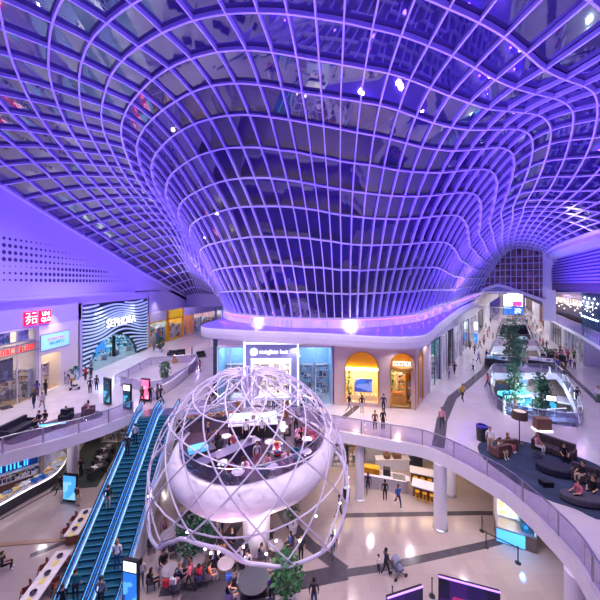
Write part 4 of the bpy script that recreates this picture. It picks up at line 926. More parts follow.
pw = [at(*p) for p in ((147, 401), (158, 396), (172, 388), (186, 376), (197, 362))]
pw = catmull(pw, 5)
tag(MB().ribbon([p + Vector((0, 0, .48)) for p in pw], .3, .92, [(0, 0, 1)] * len(pw)).build('curved_parapet', M_white), 'low white curved parapet wall right of the left glass enclosure', 'parapet')
gz = thing('glazed_screen', 'dark teal glazed screen with fins and small lamps at the terrace right end', 'glazed screen', (37.0, 39.3, 5.15), math.atan2(33.2 - 39.3, 33.2 - 37.0))
gl_ = (Vector((33.2, 33.2)) - Vector((37.0, 39.3))).length
MB().box(0, .02, 0, gl_, .06, 5.6).build('glass_panel', mat('teal_glass', '#2c4450', .1, noise=.4), gz)
for i in range(12): MB().box(gl_ * i / 11 - .05, -.06, 0, gl_ * i / 11 + .05, .14, 5.6).build('fin', mat('fin_teal', '#4a6470', .4), gz)
for i in range(11):
    for z in (2.6, 4.0 + .5 * (i % 3)): MB().lathe([(.01, -.06), (.07, 0), (.01, .06)], 6, (gl_ * (i + .5) / 11, -.12, z)).build('lamp', M_bulb_cool, gz)
rpp = thing('ramp', 'pale blue sloping ramp with glass sides down in the right of the island opening', 'ramp', (0, 0, 0))
ra, rb_ = Vector((26.4, 28.2, -1.0)), Vector((30.0, 38.0, LOW + .1))
MB().ribbon([ra, rb_], 2.2, .4, [(0, 0, 1)] * 2).build('deck', mat('ramp_blue', '#a8b8e0', .35), rpp)
for s_ in (-1.1, 1.1):
    d_ = (rb_ - ra).normalized(); n_ = Vector((d_.y, -d_.x, 0)).normalized() * s_
    MB().ribbon([ra + n_ + Vector((0, 0, .6)), rb_ + n_ + Vector((0, 0, .6))], .03, .9, [(0, 0, 1)] * 2).build('side_panel', M_glass_tint, rpp)
    MB().tube([ra + n_ + Vector((0, 0, 1.08)), rb_ + n_ + Vector((0, 0, 1.08))], .05, 6).build('handrail', M_white, rpp)
# ================================================================== the round cafe pod and its wire cage
M_podwhite = mat('pod_white', '#f2eaf4', .35, noise=.02)
M_podfloor = mat('pod_timber', '#5a4458', .35, noise=.18, scale=4)
PODC = Vector((-3.4, 22.4, 0))
PODL = catmull([Vector((x, y, 0)) for x, y in ((-4.4, 17.4), (-2.1, 17.9), (0, 19.2), (1.6, 21.6), (2.0, 24), (.5, 26.3), (-2.5, 27.3), (-6, 27.0), (-8.5, 25.3), (-9, 22.8), (-8.3, 20.3), (-6.7, 18.4))], 4, True)
pod = thing('cafe_pod', 'white bowl shaped cafe pod floating inside the wire cage on a round stem', 'cafe pod', PODC)
pl_ = [p - PODC for p in PODL]; NP = len(pl_)
mb = MB()
prof = [(-.22, .02), (-.2, .14), (0, .14), (.14, .02), (.42, -.3), (.6, -.75), (.56, -1.2), (.25, -1.7), (-.5, -2.15), (-1.8, -2.5), (-3.4, -2.6)]
for o_, z_ in prof:
    for p in pl_:
        d = p.normalized(); k = max(.5, p.length + o_) if o_ > -3 else .9
        mb.v.append(tuple(d * k + Vector((0, 0, z_))))
for i in range(len(prof) - 1):
    for k in range(NP): mb.f.append([i * NP + k, (i + 1) * NP + k, (i + 1) * NP + (k + 1) % NP, i * NP + (k + 1) % NP]); mb.m.append(0)
mb.build('bowl', M_podwhite, pod, smooth=True, recalc=True)
MB().plate([(p.x * .97, p.y * .97) for p in pl_], (), -.1, .02).build('cafe_floor', M_podfloor, pod)
MB().lathe([(1.3, LOW + 3.25), (.95, LOW + 2.9), (.85, LOW + .1), (.92, LOW + .05), (.92, LOW)], 28, (.5, -2.4, 0)).build('stem', M_podwhite, pod, smooth=False)
# glass balustrade with chrome rail (open at the back where the bridge lands)
ring = [p * .975 for p in pl_]; op = [i for i in range(NP) if not (ring[i].y > 3.6 and -2.2 < ring[i].x < 2.2)]
st_ = next(i for i in range(NP) if i in op and (i - 1) % NP not in op); seq = []
i = st_
while i % NP in op and len(seq) < NP: seq.append(ring[i % NP]); i += 1
up = Vector((0, 0, 1))
for i in range(0, len(seq) - 1, 3):
    sg_ = seq[i:i + 4]
    if len(sg_) > 1: MB().ribbon([p + up * .6 for p in sg_], .02, .95, [up] * len(sg_)).build('glass_panel', M_glass_tint, pod)
MB().tube([p + up * 1.12 for p in seq], .045, 6).build('handrail', M_chrome, pod)
for i in range(0, NP, 4): MB().lathe([(.02, 0), (.07, .02), (.07, .05), (.02, .07)], 8, tuple(pl_[i] * 1.08 + up * (-1.32))).build('rim_lamp', M_bulb, pod)
struct(MB().plate([(-5.6, 26.6), (-.9, 26.4), (-.9, 28.2), (-5.6, 28.2)], (), -.55, .015, mi=(0, 1, 1)).build('floor', [M_floor_up, M_fascia]))
# ---- cage
cg = thing('wire_cage', 'huge white openwork cage of crossing tubes wrapped round the cafe pod', 'sculpture', (-3.45, 20.9, -1.5))
RX, RY, RZ = 6.75, 5.5, 7.5
def cagep(az, el):
    """az measured round the vertical, el from bottom(-90) to top(90)"""
    c = math.cos(el); x = RX * c * math.cos(az); y = RY * c * math.sin(az); z = RZ * math.sin(el)
    return Vector((x, y, z))
EB = ((-180, -6), (-150, -14), (-134, -12), (-124, -5), (-114, 0), (-97, -1), (-81, -8), (-64, -13), (-35, -16), (-10, -4), (20, 4), (90, 6), (150, 2), (180, -6))
def el_top(az): return math.radians(68)
def el_bot(az):   # wavy lower rim: two low lobes in front with an arch between them
    a = (math.degrees(az) + 180) % 360 - 180
    for (a0, e0), (a1, e1) in zip(EB, EB[1:]):
        if a0 <= a <= a1:
            f = (a - a0) / (a1 - a0); f = f * f * (3 - 2 * f) * .6 + f * .4
            return math.radians(e0 + (e1 - e0) * f)
    return 0
NA = 16
def strand(az0, tw, n=22):
    pts = []
    for i in range(n + 1):
        q = i / n; az = az0 + tw * q; e0, e1 = el_bot(az0), el_top(az0 + tw)
        pts.append(cagep(az, e0 + (e1 - e0) * q))
    azt = az0 + tw; rx = RX * math.cos(e1); zt = RZ * math.sin(e1)
    for q in (1, 2, 3, 4, 5, 6):      # over the lip and down into the funnel
        th = math.radians(20 + q * 27); rr_ = .42 * rx
        rad = rx - rr_ * .9 + rr_ * math.cos(th) * .98; z = zt + .5 * math.sin(th) - .12 - max(0, q - 4) * .55
        a_ = azt + .05 * q * (1 if tw > 0 else -1)
        pts.append(Vector((rad * math.cos(a_), rad * .78 * math.sin(a_), z)))
    return pts
M_cage = mat('cage_white', '#d4cae2', .35, noise=.02)
for i in range(NA):
    a = 2 * PI * i / NA
    MB().tube(strand(a, 1.35), .048, 6).build('cage_tube', M_cage, cg)
    MB().tube(strand(a + .1, -1.35), .048, 6).build('cage_tube', M_cage, cg)
MB().tube([cagep(2 * PI * i / 96, el_bot(2 * PI * i / 96)) for i in range(96)], .1, 8, True).build('lower_rim', M_cage, cg)
fr_ = [strand(2 * PI * i / 24, 1.35)[-1] for i in range(24)]
MB().tube(fr_, .07, 6, True).build('funnel_ring', M_cage, cg)
for e in (8, 32, 52):
    MB().tube([cagep(2 * PI * i / 40 , math.radians(e + 5 * math.sin(4 * PI * i / 40 + e))) for i in range(40)], .045, 5, True).build('hoop', M_cage, cg)
r = random.Random(2)
for i in range(14):
    p = cagep(r.uniform(-PI, 0), math.radians(r.uniform(-6, 4))); MB().lathe([(.01, -.05), (.055, -.02), (.055, .02), (.01, .05)], 8, tuple(p)).build('lamp', M_bulb, cg)
# ---- furniture of the pod
def pp(px, py): return at(px, py, 0.02)
M_counter = mat('cafe_counter', '#6a5a68', .4, noise=.1)
c0 = thing('bar_counter', 'curved cafe counter with pastries behind glass at the back left of the pod', 'counter', pp(214, 428), .25)
MB().box(-2.4, -.45, 0, 1.9, .45, .95).build('counter_body', M_counter, c0); MB().box(-2.5, -.5, .95, 2.0, .5, 1.0).build('counter_top', M_dark, c0)
g = MB(); rr = random.Random(5)
for i in range(70): g.lathe([(.02, 0), (.1, .03), (.1, .08), (.03, .12)], 6, (rr.uniform(-2.2, 1.8), rr.uniform(-.35, .35), 1.0 + rr.uniform(0, .12)))
tag(g.build('pastries', patch_mat('pastry', ['#e8b030', '#c83838', '#f0d060', '#e88030', '#d04878', '#f4e0a0'], 3.5), c0), kind='stuff')
MB().box(-2.4, -.42, 1.0, 1.9, -.4, 1.45).box(-2.4, -.42, 1.44, 1.9, .3, 1.46).build('display_glass', M_glass, c0)
c1 = thing('service_counter', 'dark cafe counter with bright menu boards near the middle of the pod', 'counter', pp(252, 436), .12)
MB().box(-1.7, -.4, 0, 1.9, .4, 1.0).build('counter_body', M_dark, c1); MB().box(-1.8, -.46, 1.0, 2.0, .46, 1.05).build('counter_top', M_white, c1)
for x, z, a in ((-1.5, 1.5, 0), (.5, 1.45, .3)):
    b_ = MB().obox((x + .6, .1, z), (1.7, .06, .55), a).build('menu_board', mat('menu_glow', '#e0f8ff', .4, emit=.9, ehex='#c8f0ff'), c1)
for i in range(6): MB().lathe([(.1, 0), (.12, .1), (.1, .3), (.03, .34)], 10, (-1.4 + i * .55, -.1, 1.05)).build('jar', MATS['goods_pale'], c1)
c2 = thing('drinks_counter', 'grey cabinet with lit blue top at the left edge of the pod', 'counter', pp(201, 464), .5)
MB().box(-.9, -.45, 0, .9, .45, 1.0).build('cabinet_body', mat('cabinet_grey', '#4a4652', .4), c2); MB().box(-.8, -.4, 1.0, .4, .3, 1.25).build('lit_top', mat('screen_cyan2', '#60b8f0', .4, emit=.8), c2)
c3 = thing('waiter_station', 'long dark timber bench unit crossing the middle of the pod floor', 'counter', pp(232, 462), .75)
MB().box(-2.2, -.4, 0, 2.0, .4, .85).build('cabinet_body', mat('station_violet', '#3c3450', .4, noise=.1), c3); MB().box(-2.3, -.45, .85, 2.1, .45, .9).build('cabinet_top', mat('station_top', '#6a5f80', .35), c3)
MB().lathe([(.02, 0), (.16, .0), (.2, .3), (.02, .34)], 10, (1.4, 0, .9)).build('ice_bucket', M_chrome, c3)
pf = thing('entrance_frame', 'timber entrance frame with pale roof where the bridge meets the pod', 'portal', (-3.3, 26.9, 0))
for x in (-2.25, 2.1): MB().box(x - .2, -.3, 0, x + .2, .3, 1.75).build('post', M_wood, pf)
MB().box(-2.7, -.7, 1.75, 2.55, .5, 1.98).build('lintel', mat('frame_roof', '#b4c0d4', .3), pf)
MB().box(-2.6, -.6, 1.72, 2.45, .4, 1.75).build('light_strip', M_led_white, pf)
M_teal = mat('teal_fabric', '#20647c', .8, noise=.1); M_pinkf = mat('pink_fabric', '#e0a0c0', .8); M_navyf = mat('navy_fabric', '#282850', .8); M_greyf = mat('grey_fabric', '#4a4656', .85, noise=.12)
def round_table(label, loc, r=.38, h=.74, top=None, group=None):
    t = thing('round_table', label, 'table', loc, 0, group)
    MB().lathe([(r, h - .03), (r, h)], 20).build('tabletop', top or M_white, t); MB().lathe([(.22, 0), (.22, .02), (.035, .04), (.035, h - .03)], 12).build('pedestal', M_chrome, t)
    return t
def tub_chair(label, loc, rz, m, s=1.0, group=None):
    t = thing('tub_chair', label, 'chair', loc, rz, group); mb = MB()
    mb.lathe([(.3 * s, .12), (.34 * s, .2), (.34 * s, .42), (.3 * s, .45)], 16).build('seat', m, t)
    b = MB()
    pts = []
    for i in range(13):
        a = PI * (1.0 + i / 12) ; pts.append((.36 * s * math.cos(a), .36 * s * math.sin(a), .52))
    b.ribbon(pts, .09, .5, [up] * 13).build('backrest', m, t)
    MB().lathe([(.2 * s, 0), (.2 * s, .02), (.05, .04), (.05, .12)], 10).build('foot', M_dark, t)
    return t
for (px, py, lab) in ((307, 449, 'round white cafe table by the right rim of the pod, nearer the front'), (306, 462, 'round white cafe table at the right rim, in front of a navy chair'), (272, 478, 'round white cafe table at the front of the pod between pink and teal chairs'), (283, 436, 'round white cafe table at the back right of the pod')):
    round_table(lab, pp(px, py))
for (px, py, rz, m, lab) in ((295, 462, 2.4, M_teal, 'teal tub chair on the right of the pod'), (264, 475, 1.2, M_teal, 'teal tub chair at the front of the pod'), (287, 468, 2.8, M_pinkf, 'pink tub chair near the right front of the pod'),
                             (309, 455, 2.0, M_navyf, 'navy tub chair by the right rim of the pod'), (300, 441, 3.6, M_pinkf, 'pink tub chair at the back right of the pod'), (312, 443, 2.2, mat('rose_fabric', '#b0607c', .8), 'dusky rose tub chair against the right rim')):
    tub_chair(lab, pp(px, py), rz, m)
for (px, py, lab) in ((222, 474, 'round white cafe table at the front left of the pod'), (238, 484, 'round white cafe table closest to the front rim of the pod'), (226, 446, 'round white cafe table behind the long timber unit of the pod'), (270, 452, 'round white cafe table in the middle of the pod floor')):
    round_table(lab, pp(px, py))
for (px, py, rz, m, lab) in ((215, 478, .4, M_navyf, 'navy tub chair at the front left of the pod'), (229, 479, 2.2, M_teal, 'teal tub chair between the two front tables of the pod'), (243, 477, 1.2, M_pinkf, 'pink tub chair closest to the front rim of the pod'), (218, 449, .2, M_greyf, 'grey tub chair behind the long timber unit of the pod'),
                             (234, 449, 3.3, M_navyf, 'navy tub chair behind the long timber unit of the pod'), (277, 455, 2.6, MATS['goods_mixed'], 'patterned tub chair in the middle of the pod floor')):
    tub_chair(lab, pp(px, py), rz, m)
ls = thing('pod_lamp', 'slender floor lamp column between the cafe counters', 'lamp', pp(283, 452))
MB().lathe([(.12, 0), (.12, .03), (.04, .05), (.04, 1.9)], 10).build('pole', M_chrome, ls); MB().lathe([(.16, 1.5), (.16, 2.1)], 12).build('lamp_shade', mat('shade_pale', '#d0f0f0', .5, emit=1.2), ls)
for (x, y) in ((-6.5, 24), (-3.5, 25), (0, 23), (-4.5, 20)): point('pod_lamp_light', (x, y, 3.2), 110, '#ffd8f0', .1)
for (x, y) in ((-6, 19.5), (-1.5, 18), (-4, 17)): point('cage_lamp_light', (x, y, -3.0), 130, '#fff0f4', .08)
spot('pod_uplight', (-4.2, 13.2, LOW + .4), (-4, 20, -1.5), 900, '#ffc0f0', 80, .15, .9)
# ================================================================== lower floor
def lo(px, py): return at(px, py, LOW)
# curved counter island at the left
cc = thing('curved_counter', 'long curved dark counter with white top and bright goods on the lower floor at left', 'counter', (0, 0, LOW))
front = catmull([lo(*p) + Vector((0, 0, -LOW)) for p in ((-14, 526), (0, 517), (28, 500.5), (52, 487), (63, 475), (66, 466), (60, 459))], 5)
bk = []
for i, p in enumerate(front):
    t_ = front[min(i + 1, len(front) - 1)] - front[max(i - 1, 0)]; t_.normalize(); bk.append(p + Vector((-t_.y, t_.x, 0)) * 1.1)
mb = MB()
ribm = [(front[i] + bk[i]) / 2 for i in range(len(front))]
def band(path, w, z0, z1): return MB().ribbon([p + Vector((0, 0, (z0 + z1) / 2)) for p in path], w, z1 - z0, [(0, 0, 1)] * len(path))
band(ribm, 1.0, 0, .95).build('counter_body', mat('counter_grey', '#4c4850', .4), cc)
band(ribm, 1.15, .95, 1.02).build('counter_top', M_white, cc)
band(front, .05, .86, .93).build('light_strip', M_led_white, cc)
gd = MB(); r = random.Random(4)
for i in range(len(ribm) - 1):
    for q in range(5):
        p = ribm[i].lerp(ribm[i + 1], r.random()); gd.obox((p.x + r.uniform(-.3, .3), p.y + r.uniform(-.3, .3), 1.08 + r.uniform(0, .08)), (r.uniform(.15, .5), .25, r.uniform(.06, .2)), r.uniform(0, 1))
tag(gd.build('counter_goods', patch_mat('fresh_goods', ['#e8f0f8', '#3878d0', '#f0d890', '#80b0e8', '#f8f8f8', '#d09860', '#c8e0f0'], 2.2), cc), kind='stuff')
bs = thing('lower_shop', 'lower floor food shop with glowing blue lettering on a pale band', 'shop front', (0, 0, LOW))
a, b = lo(-20, 478), lo(42, 458)
pA, pB = Vector((-31.0, 20.6, 0)), Vector((-23.9, 27.6, 0)); dd = pB - pA; bz = math.atan2(dd.y, dd.x); bl = dd.length
bs.location = (pA.x, pA.y, LOW); bs.rotation_euler = (0, 0, bz)
MB().box(0, .0, 0, bl, .2, 4.5).build('back_wall', mat('shop_grey', '#b8b8c8', .5), bs)
MB().box(3, -.3, 1.2, bl - .2, 0, 2.05).build('sign_panel', mat('sign_navy', '#1a3c88', .4, emit=.3), bs)
scribble(MB(), 3.3, 1.3, bl - .6, .68, -.32, 17).build('sign_letters', mat('letters_blue', '#50b8ff', .4, emit=2.2, ehex='#40b0ff'), bs)
shelf(bs, .2, bl * .5, -.6, .55, 1.1, 'pale', 2); shelf(bs, bl * .5, bl - .1, -.6, .55, 1.1, 'mixed', 2)
MB().box(3, -1.5, 0, bl - .5, -1.0, .8).build('counter_body', M_brown, bs); MB().box(3, -1.6, .8, bl - .4, -.95, .88).build('counter_top', M_white, bs)
g = MB()
for q in range(24): g.box(3.1 + q * .26, -1.5, .88, 3.3 + q * .26, -1.1, 1.0 + .08 * ((q * 7) % 3))
tag(g.build('counter_goods', MATS['goods_dark'], bs), kind='stuff')
# digital totems
def totem(label, loc, rz, h, w, screen, frame=None, name='digital_totem', head=False):
    t = thing(name, label, 'digital sign', loc, rz)
    MB().box(-w / 2, -.09, 0, w / 2, .09, h).build('casing', frame or M_black, t)
    MB().box(-w / 2 + .06, -.1, .25, w / 2 - .06, -.09, h - (.7 if head else .12)).build('screen', screen, t)
    if head: MB().box(-w / 2 + .08, -.1, h - .62, w / 2 - .08, -.09, h - .1).build('header_panel', mat('totem_header', '#ffffff', .4, emit=1.6), t)
    MB().box(-w / 2 - .08, -.25, 0, w / 2 + .08, .25, .05).build('base', M_chrome, t)
    return t
S_cyan = patch_mat('totem_cyan', ['#58b8f4', '#48a8f0', '#88d0fa', '#3898e8'], 1.1, emit=1.0)
S_blue = patch_mat('totem_blue', ['#1c4898', '#2c78d8', '#60b0f0', '#183060'], 1.3, emit=1.0)
S_pink = patch_mat('totem_pink', ['#f04880', '#ff70a0', '#f8a0c0', '#e83070'], 1.2, emit=1.3)
S_teal = patch_mat('totem_teal', ['#1c6880', '#103c50', '#48b0c8', '#0c2838'], 1.4, emit=.8)
tt = totem('bright cyan screen totem beside the white column on the lower floor', lo(70.5, 502), -.15, 2.25, 1.25, S_cyan)
totem('tall digital totem with white header at the foot of the escalators', lo(131, 607), -.2, 2.6, .95, S_blue, head=True)
totem('cyan screen totem in front of the striped beauty shop', at(107.5, 404), -.5, 2.6, 1.15, S_teal)
totem('dark totem with white header beside the escalator top', at(127.5, 409), -.35, 2.4, .95, S_teal, head=True)
totem('bright pink screen totem near the escalator top', at(145.5, 401), -.25, 2.3, 1.0, S_pink)
# long communal tables beside the escalator
M_marble = mat('table_marble', '#d8ccc8', .25, noise=.1); M_rust = mat('rust_leather', '#7c4038', .6, noise=.12)
def long_table(label, a, b, w):
    a = Vector((a.x, a.y, LOW)); b = Vector((b.x, b.y, LOW)); d = b - a; L = d.length
    t = thing('communal_table', label, 'table', a, math.atan2(d.y, d.x))
    MB().box(0, -w / 2, .7, L, w / 2, .76).build('tabletop', M_marble, t)
    for x in (.2, L - .25):
        MB().box(x, -w / 2 + .05, 0, x + .08, w / 2 - .05, .7).build('leg', M_wood, t)
    return t, a, d.normalized(), L
def bucket_chair(label, loc, rz, m=None, group=None):
    t = thing('dining_chair', label, 'chair', loc, rz, group); m = m or M_rust
    MB().lathe([(.2, .42), (.24, .44), (.24, .48), (.2, .5)], 14).build('seat', m, t)
    pts = [(.25 * math.cos(PI + PI * i / 10), .25 * math.sin(PI + PI * i / 10), .66) for i in range(11)]
    MB().ribbon(pts, .04, .32, [(0, 0, 1)] * 11).build('backrest', m, t)
    for sx in (-1, 1):
        for sy in (-1, 1): MB().tube([(sx * .15, sy * .15, .43), (sx * .2, sy * .2, 0)], .018, 5).build('leg', M_dark, t)
    return t
tA, aA, dA, LA_ = long_table('long marble communal table beside the escalator, nearer the camera', Vector((-14.75, 18.8)), Vector((-14.0, 13.6)), .95)
tB, aB, dB, LB_ = long_table('long marble communal table beside the escalator, farther one near the screen', Vector((-15.7, 22.3)), Vector((-15.2, 19.9)), .9)
nrm = Vector((-dA.y, dA.x, 0))
for i in range(3):
    for s_, side in ((1, 'right'), (-1, 'left')):
        q = aA + dA * (.7 + i * 1.35) + nrm * s_ * .78
        bucket_chair('rust leather chair on the %s of the near communal table, %s' % ('escalator side' if s_ > 0 else 'open side', ('far end', 'middle', 'near end')[i]), q, math.atan2(dA.y, dA.x) + (0 if s_ < 0 else PI) + PI, None, 'chairs at the communal tables')
for i in range(2):
    q = aB + dB * (.5 + i * 1.1) - nrm * .8
    bucket_chair('rust leather chair at the far communal table, %s' % ('far end', 'near end')[i], q, math.atan2(dB.y, dB.x) + PI, None, 'chairs at the communal tables')
for k, (aa, ddv, n_, nm) in enumerate(((aA, dA, 4, 'near'), (aB, dB, 3, 'far'))):
    for i in range(n_):
        q = aa + ddv * (.45 + i * (1.1 if k == 0 else .75)) + Vector((0, 0, .76))
        t = thing('condiment_tray', 'dark bowl and yellow menu on the %s communal table, %s from its far end' % (nm, ('first', 'second', 'third', 'fourth')[i]), 'tray', q, math.atan2(ddv.y, ddv.x), 'trays on the communal tables')
        MB().lathe([(.08, 0), (.17, .1), (.15, .1), (.07, .02)], 12).build('bowl', mat('bowl_plum', '#382840', .5), t)
        MB().box(.25, -.14, 0, .6, .14, .015).build('menu_card', mat('menu_yellow', '#d8c468', .6), t)
strip('trim_%d' % n_trim, [(-26, 19.4), (-15.5, 20.5)], .3, LOW, mat('floor_wood', '#9a7868', .4)); n_trim += 1
# ---- cafe under the bridge
kb = thing('cafe_kitchen', 'cafe back wall with shelves of jars and dark menu boards under the gallery', 'cafe kitchen', (3.2, 29.2, LOW))
MB().box(-1.5, 0, 0, 11.5, .2, 4.6).build('back_wall', mat('cafe_wall', '#b4b0b8', .5), kb)
for i in range(4):
    m_ = MB().box(3.4 + i * .95, -.08, 2.3, 4.25 + i * .95, 0, 2.95).build('menu_board', mat('menu_black', '#20202a', .4), kb)
    scribble(MB(), 3.5 + i * .95, 2.75, 4.15 + i * .95, .1, -.09, 40 + i, 3).build('menu_writing', mat('chalk', '#d8d8e0', .6), m_)
shelf(kb, -.8, 1.2, -.6, .5, 3.2, 'pale', 6, M_chrome); shelf(kb, 1.4, 3.0, -.6, .5, 2.6, 'warm', 5, M_chrome)
for x in (7.6, 9.5): MB().box(x, -.1, 1.6, x + .75, 0, 2.4).build('framed_poster', mat('poster_white', '#f0f0f0', .5, emit=.3), kb)
MB().box(-.6, -.3, 3.3, .3, -.2, 3.8).build('screen', S_cyan, kb)
MB().box(4.0, -1.2, 0, 7.0, -.5, .95).box(3.9, -1.25, .95, 7.1, -.45, 1.0).build('work_bench', M_white, kb)
MB().box(7.3, -1.3, 0, 8.2, -.4, 1.7).build('drinks_cabinet', M_dark, kb)
MB().lathe([(.3, 0), (.34, .3), (.2, .5), (.05, .55)], 14, (5.0, -.85, 1.0)).box(5.6, -1.1, 1.0, 6.3, -.6, 1.4).build('coffee_machine', M_brown, kb)
for x in (0, 2.6, 5.2, 7.8, 10): MB().box(x, -1.8, 4.52, x + 1.4, -1.5, 4.58).build('light_panel', M_bulb_warm, kb)
fc = thing('cafe_counter', 'white rounded cafe counter with yellow goods on top, under the gallery', 'counter', lo(388, 488), -.28)
MB().plate([(-2.6, -.4), (1.2, -.4), (1.65, -.15), (1.65, .3), (1.2, .55), (-2.6, .55)], (), 0, 1.0).build('counter_body', mat('cafe_white', '#e4e0e4', .4), fc)
MB().plate([(-2.65, -.48), (1.25, -.48), (1.75, -.2), (1.75, .35), (1.25, .62), (-2.65, .62)], (), 1.0, 1.06).build('counter_top', M_white, fc)
MB().box(-2.4, -.2, 1.06, -.7, .4, 1.55).build('yellow_display', mat('display_amber', '#e0a020', .5, noise=.2), fc)
MB().box(-.4, -.1, 1.06, .2, .4, 1.6).build('till', M_dark, fc); MB().box(.4, -.3, 1.06, 1.4, .4, 1.12).build('tray', M_chrome, fc)
def bar_table(label, a, b, w):
    a, b = Vector((a.x, a.y, LOW)), Vector((b.x, b.y, LOW)); d = b - a; L = d.length
    t = thing('bar_table', label, 'table', a, math.atan2(d.y, d.x))
    MB().box(0, 0, 0, L, w, 1.0).build('table_body', M_brown, t); MB().box(-.1, -.35, 1.0, L + .1, w + .1, 1.07).build('tabletop', M_white, t)
    return t
def stool(label, loc, group='yellow stools at the cafe bar tables'):
    t = thing('bar_stool', label, 'stool', loc, -.2, group)
    MB().lathe([(.17, .68), (.19, .7), (.19, .74), (.15, .76)], 14).build('seat', M_yellow, t)
    for a_ in range(4):
        c_, s_ = math.cos(a_ * PI / 2 + .78), math.sin(a_ * PI / 2 + .78); MB().tube([(c_ * .13, s_ * .13, .7), (c_ * .2, s_ * .2, 0)], .022, 5).build('leg', M_yellow, t)
    MB().tube([(.17 * math.cos(q * PI / 6), .17 * math.sin(q * PI / 6), .28) for q in range(12)], .015, 4, True).build('foot_ring', M_yellow, t)
    return t
t1p, t1q = lo(413, 496), lo(437, 503); t2p, t2q = lo(411, 482), lo(434, 487)
bar_table('long white topped bar table with brown front in the cafe, nearer one', t1p, t1q, .7); bar_table('long white topped bar table with brown front in the cafe, behind the nearer one', t2p, t2q, .6)
for i in range(3):
    d = (t1q - t1p); n_ = Vector((d.y, -d.x, 0)).normalized()
    stool('yellow bar stool at the nearer cafe bar table, %s' % ('leftmost', 'middle', 'rightmost')[i], t1p + d * (.2 + .3 * i) + n_ * .33)
    d = (t2q - t2p); n_ = Vector((d.y, -d.x, 0)).normalized()
    stool('yellow bar stool at the rear cafe bar table, %s' % ('leftmost', 'middle', 'rightmost')[i], t2p + d * (.2 + .3 * i) + n_ * .33)
bn = thing('waste_bin', 'black round waste bin beside the white column, left of the cafe', 'bin', lo(346.5, 498))
MB().lathe([(.26, 0), (.3, .85)], 16).build('body', M_black, bn); MB().lathe([(.3, .85), (.3, .92), (.22, .95), (.22, .87)], 16).build('rim', M_chrome, bn)
# ---- lit kiosk and queue barrier
kp, kq = lo(496, 541), lo(537, 554)
dk = kq - kp; kz = math.atan2(dk.y, dk.x)
kk = thing('lit_kiosk', 'white backlit kiosk counter with glowing blue front under the right gallery', 'kiosk', kp, kz); KL = dk.length
MB().box(0, 0, 0, KL, 1.2, .95).build('counter_body', mat('kiosk_brown', '#7a6860', .5), kk)
MB().box(.03, -.05, .08, KL * .72, 0, .9).build('blue_front', mat('kiosk_blue', '#58b8f0', .4, emit=1.3, ehex='#58b8ff'), kk)
MB().box(0, 1.2, 0, KL, 1.35, 3.1).build('back_panel', M_cream, kk)
MB().box(.05, .1, .95, .12, 1.2, 2.9).box(KL - .1, .1, .95, KL, 1.2, 2.9).build('side_panel', M_cream, kk)
MB().box(.2, 1.12, 1.15, KL * .62, 1.2, 2.9).build('light_box', patch_mat('menu_light', ['#fff4d0', '#f8e0a0', '#ffffff', '#e0b070', '#b0d8c0', '#fff0d8'], 3.2, emit=1.5), kk)
MB().box(0, -.05, .95, KL, 1.2, 1.02).build('counter_top', M_chrome, kk)
MB().box(KL * .66, .2, 1.02, KL - .2, .9, 1.6).build('display_case', S_teal, kk)
point('kiosk_light', kp + Vector((1.2, -.8, 1.6)), 90, '#6ab0ff', .1)
posts = [lo(482, 531), lo(486, 547), lo(518, 563)]
for i, p in enumerate(posts):
    t = thing('queue_post', ('black queue barrier post behind the other two, by the dark floor band', 'black queue barrier post at the left corner of the queue', 'black queue barrier post in front of the blue kiosk')[i], 'barrier post', p, 0, 'queue barrier posts')
    MB().lathe([(.17, 0), (.17, .03), (.05, .06)], 14).build('base', M_black, t); MB().lathe([(.03, .05), (.03, .98), (.04, .98), (.04, 1.04)], 10).build('pole', M_black, t)
up = Vector((0, 0, .96))
for i, (a, b, lab) in enumerate(((posts[0], posts[1], 'dark retractable queue belt between the two left posts'), (posts[1], posts[2], 'dark retractable queue belt running along the kiosk front'))):
    tag(MB().bar(a + up, b + up, .01, .07).build('queue_belt', M_dark), lab, 'queue belt')
# ---- dark screens low at the bottom edge
S_show = patch_mat('screen_violet', ['#0c0a24', '#140c34', '#1c1048', '#30145c', '#120c30', '#a02868', '#100a2c', '#1a1040'], 1.3, emit=.9)
for i, (x0, x1, y, zt, rz, lab) in enumerate(((4.25, 6.3, 15.0, -3.45, .28, 'dark violet video screen at the bottom edge, left one of two'), (7.2, 10.0, 15.3, -3.35, -.3, 'dark violet video screen at the bottom edge, right one of two'))):
    t = thing('video_screen', lab, 'screen', ((x0 + x1) / 2, y, LOW), rz); w_ = (x1 - x0) / 2
    MB().box(-w_, 0, 0, w_, .15, zt - LOW).build('frame', M_black, t); MB().box(-w_ + .05, -.02, .2, w_ - .05, 0, zt - LOW - .06).build('screen', S_show, t)
    MB().box(-w_, -.03, zt - LOW - .04, w_, .02, zt - LOW + .02).build('top_light', mat('led_violet_edge', '#b890ff', .4, emit=2.5, ehex='#a070ff'), t)
rp = [at(388, 590, LOW), at(426, 582, LOW)]
for i, p in enumerate(rp):
    t = thing('queue_post', ('black barrier post at the bottom edge, left of the video screen', 'black barrier post between the two video screens')[i], 'barrier post', p + Vector((0, -.8, 0)), 0, 'queue barrier posts')
    MB().lathe([(.17, 0), (.17, .03), (.05, .06)], 14).build('base', M_black, t); MB().lathe([(.03, .05), (.03, .98), (.04, .98), (.04, 1.04)], 10).build('pole', M_black, t)
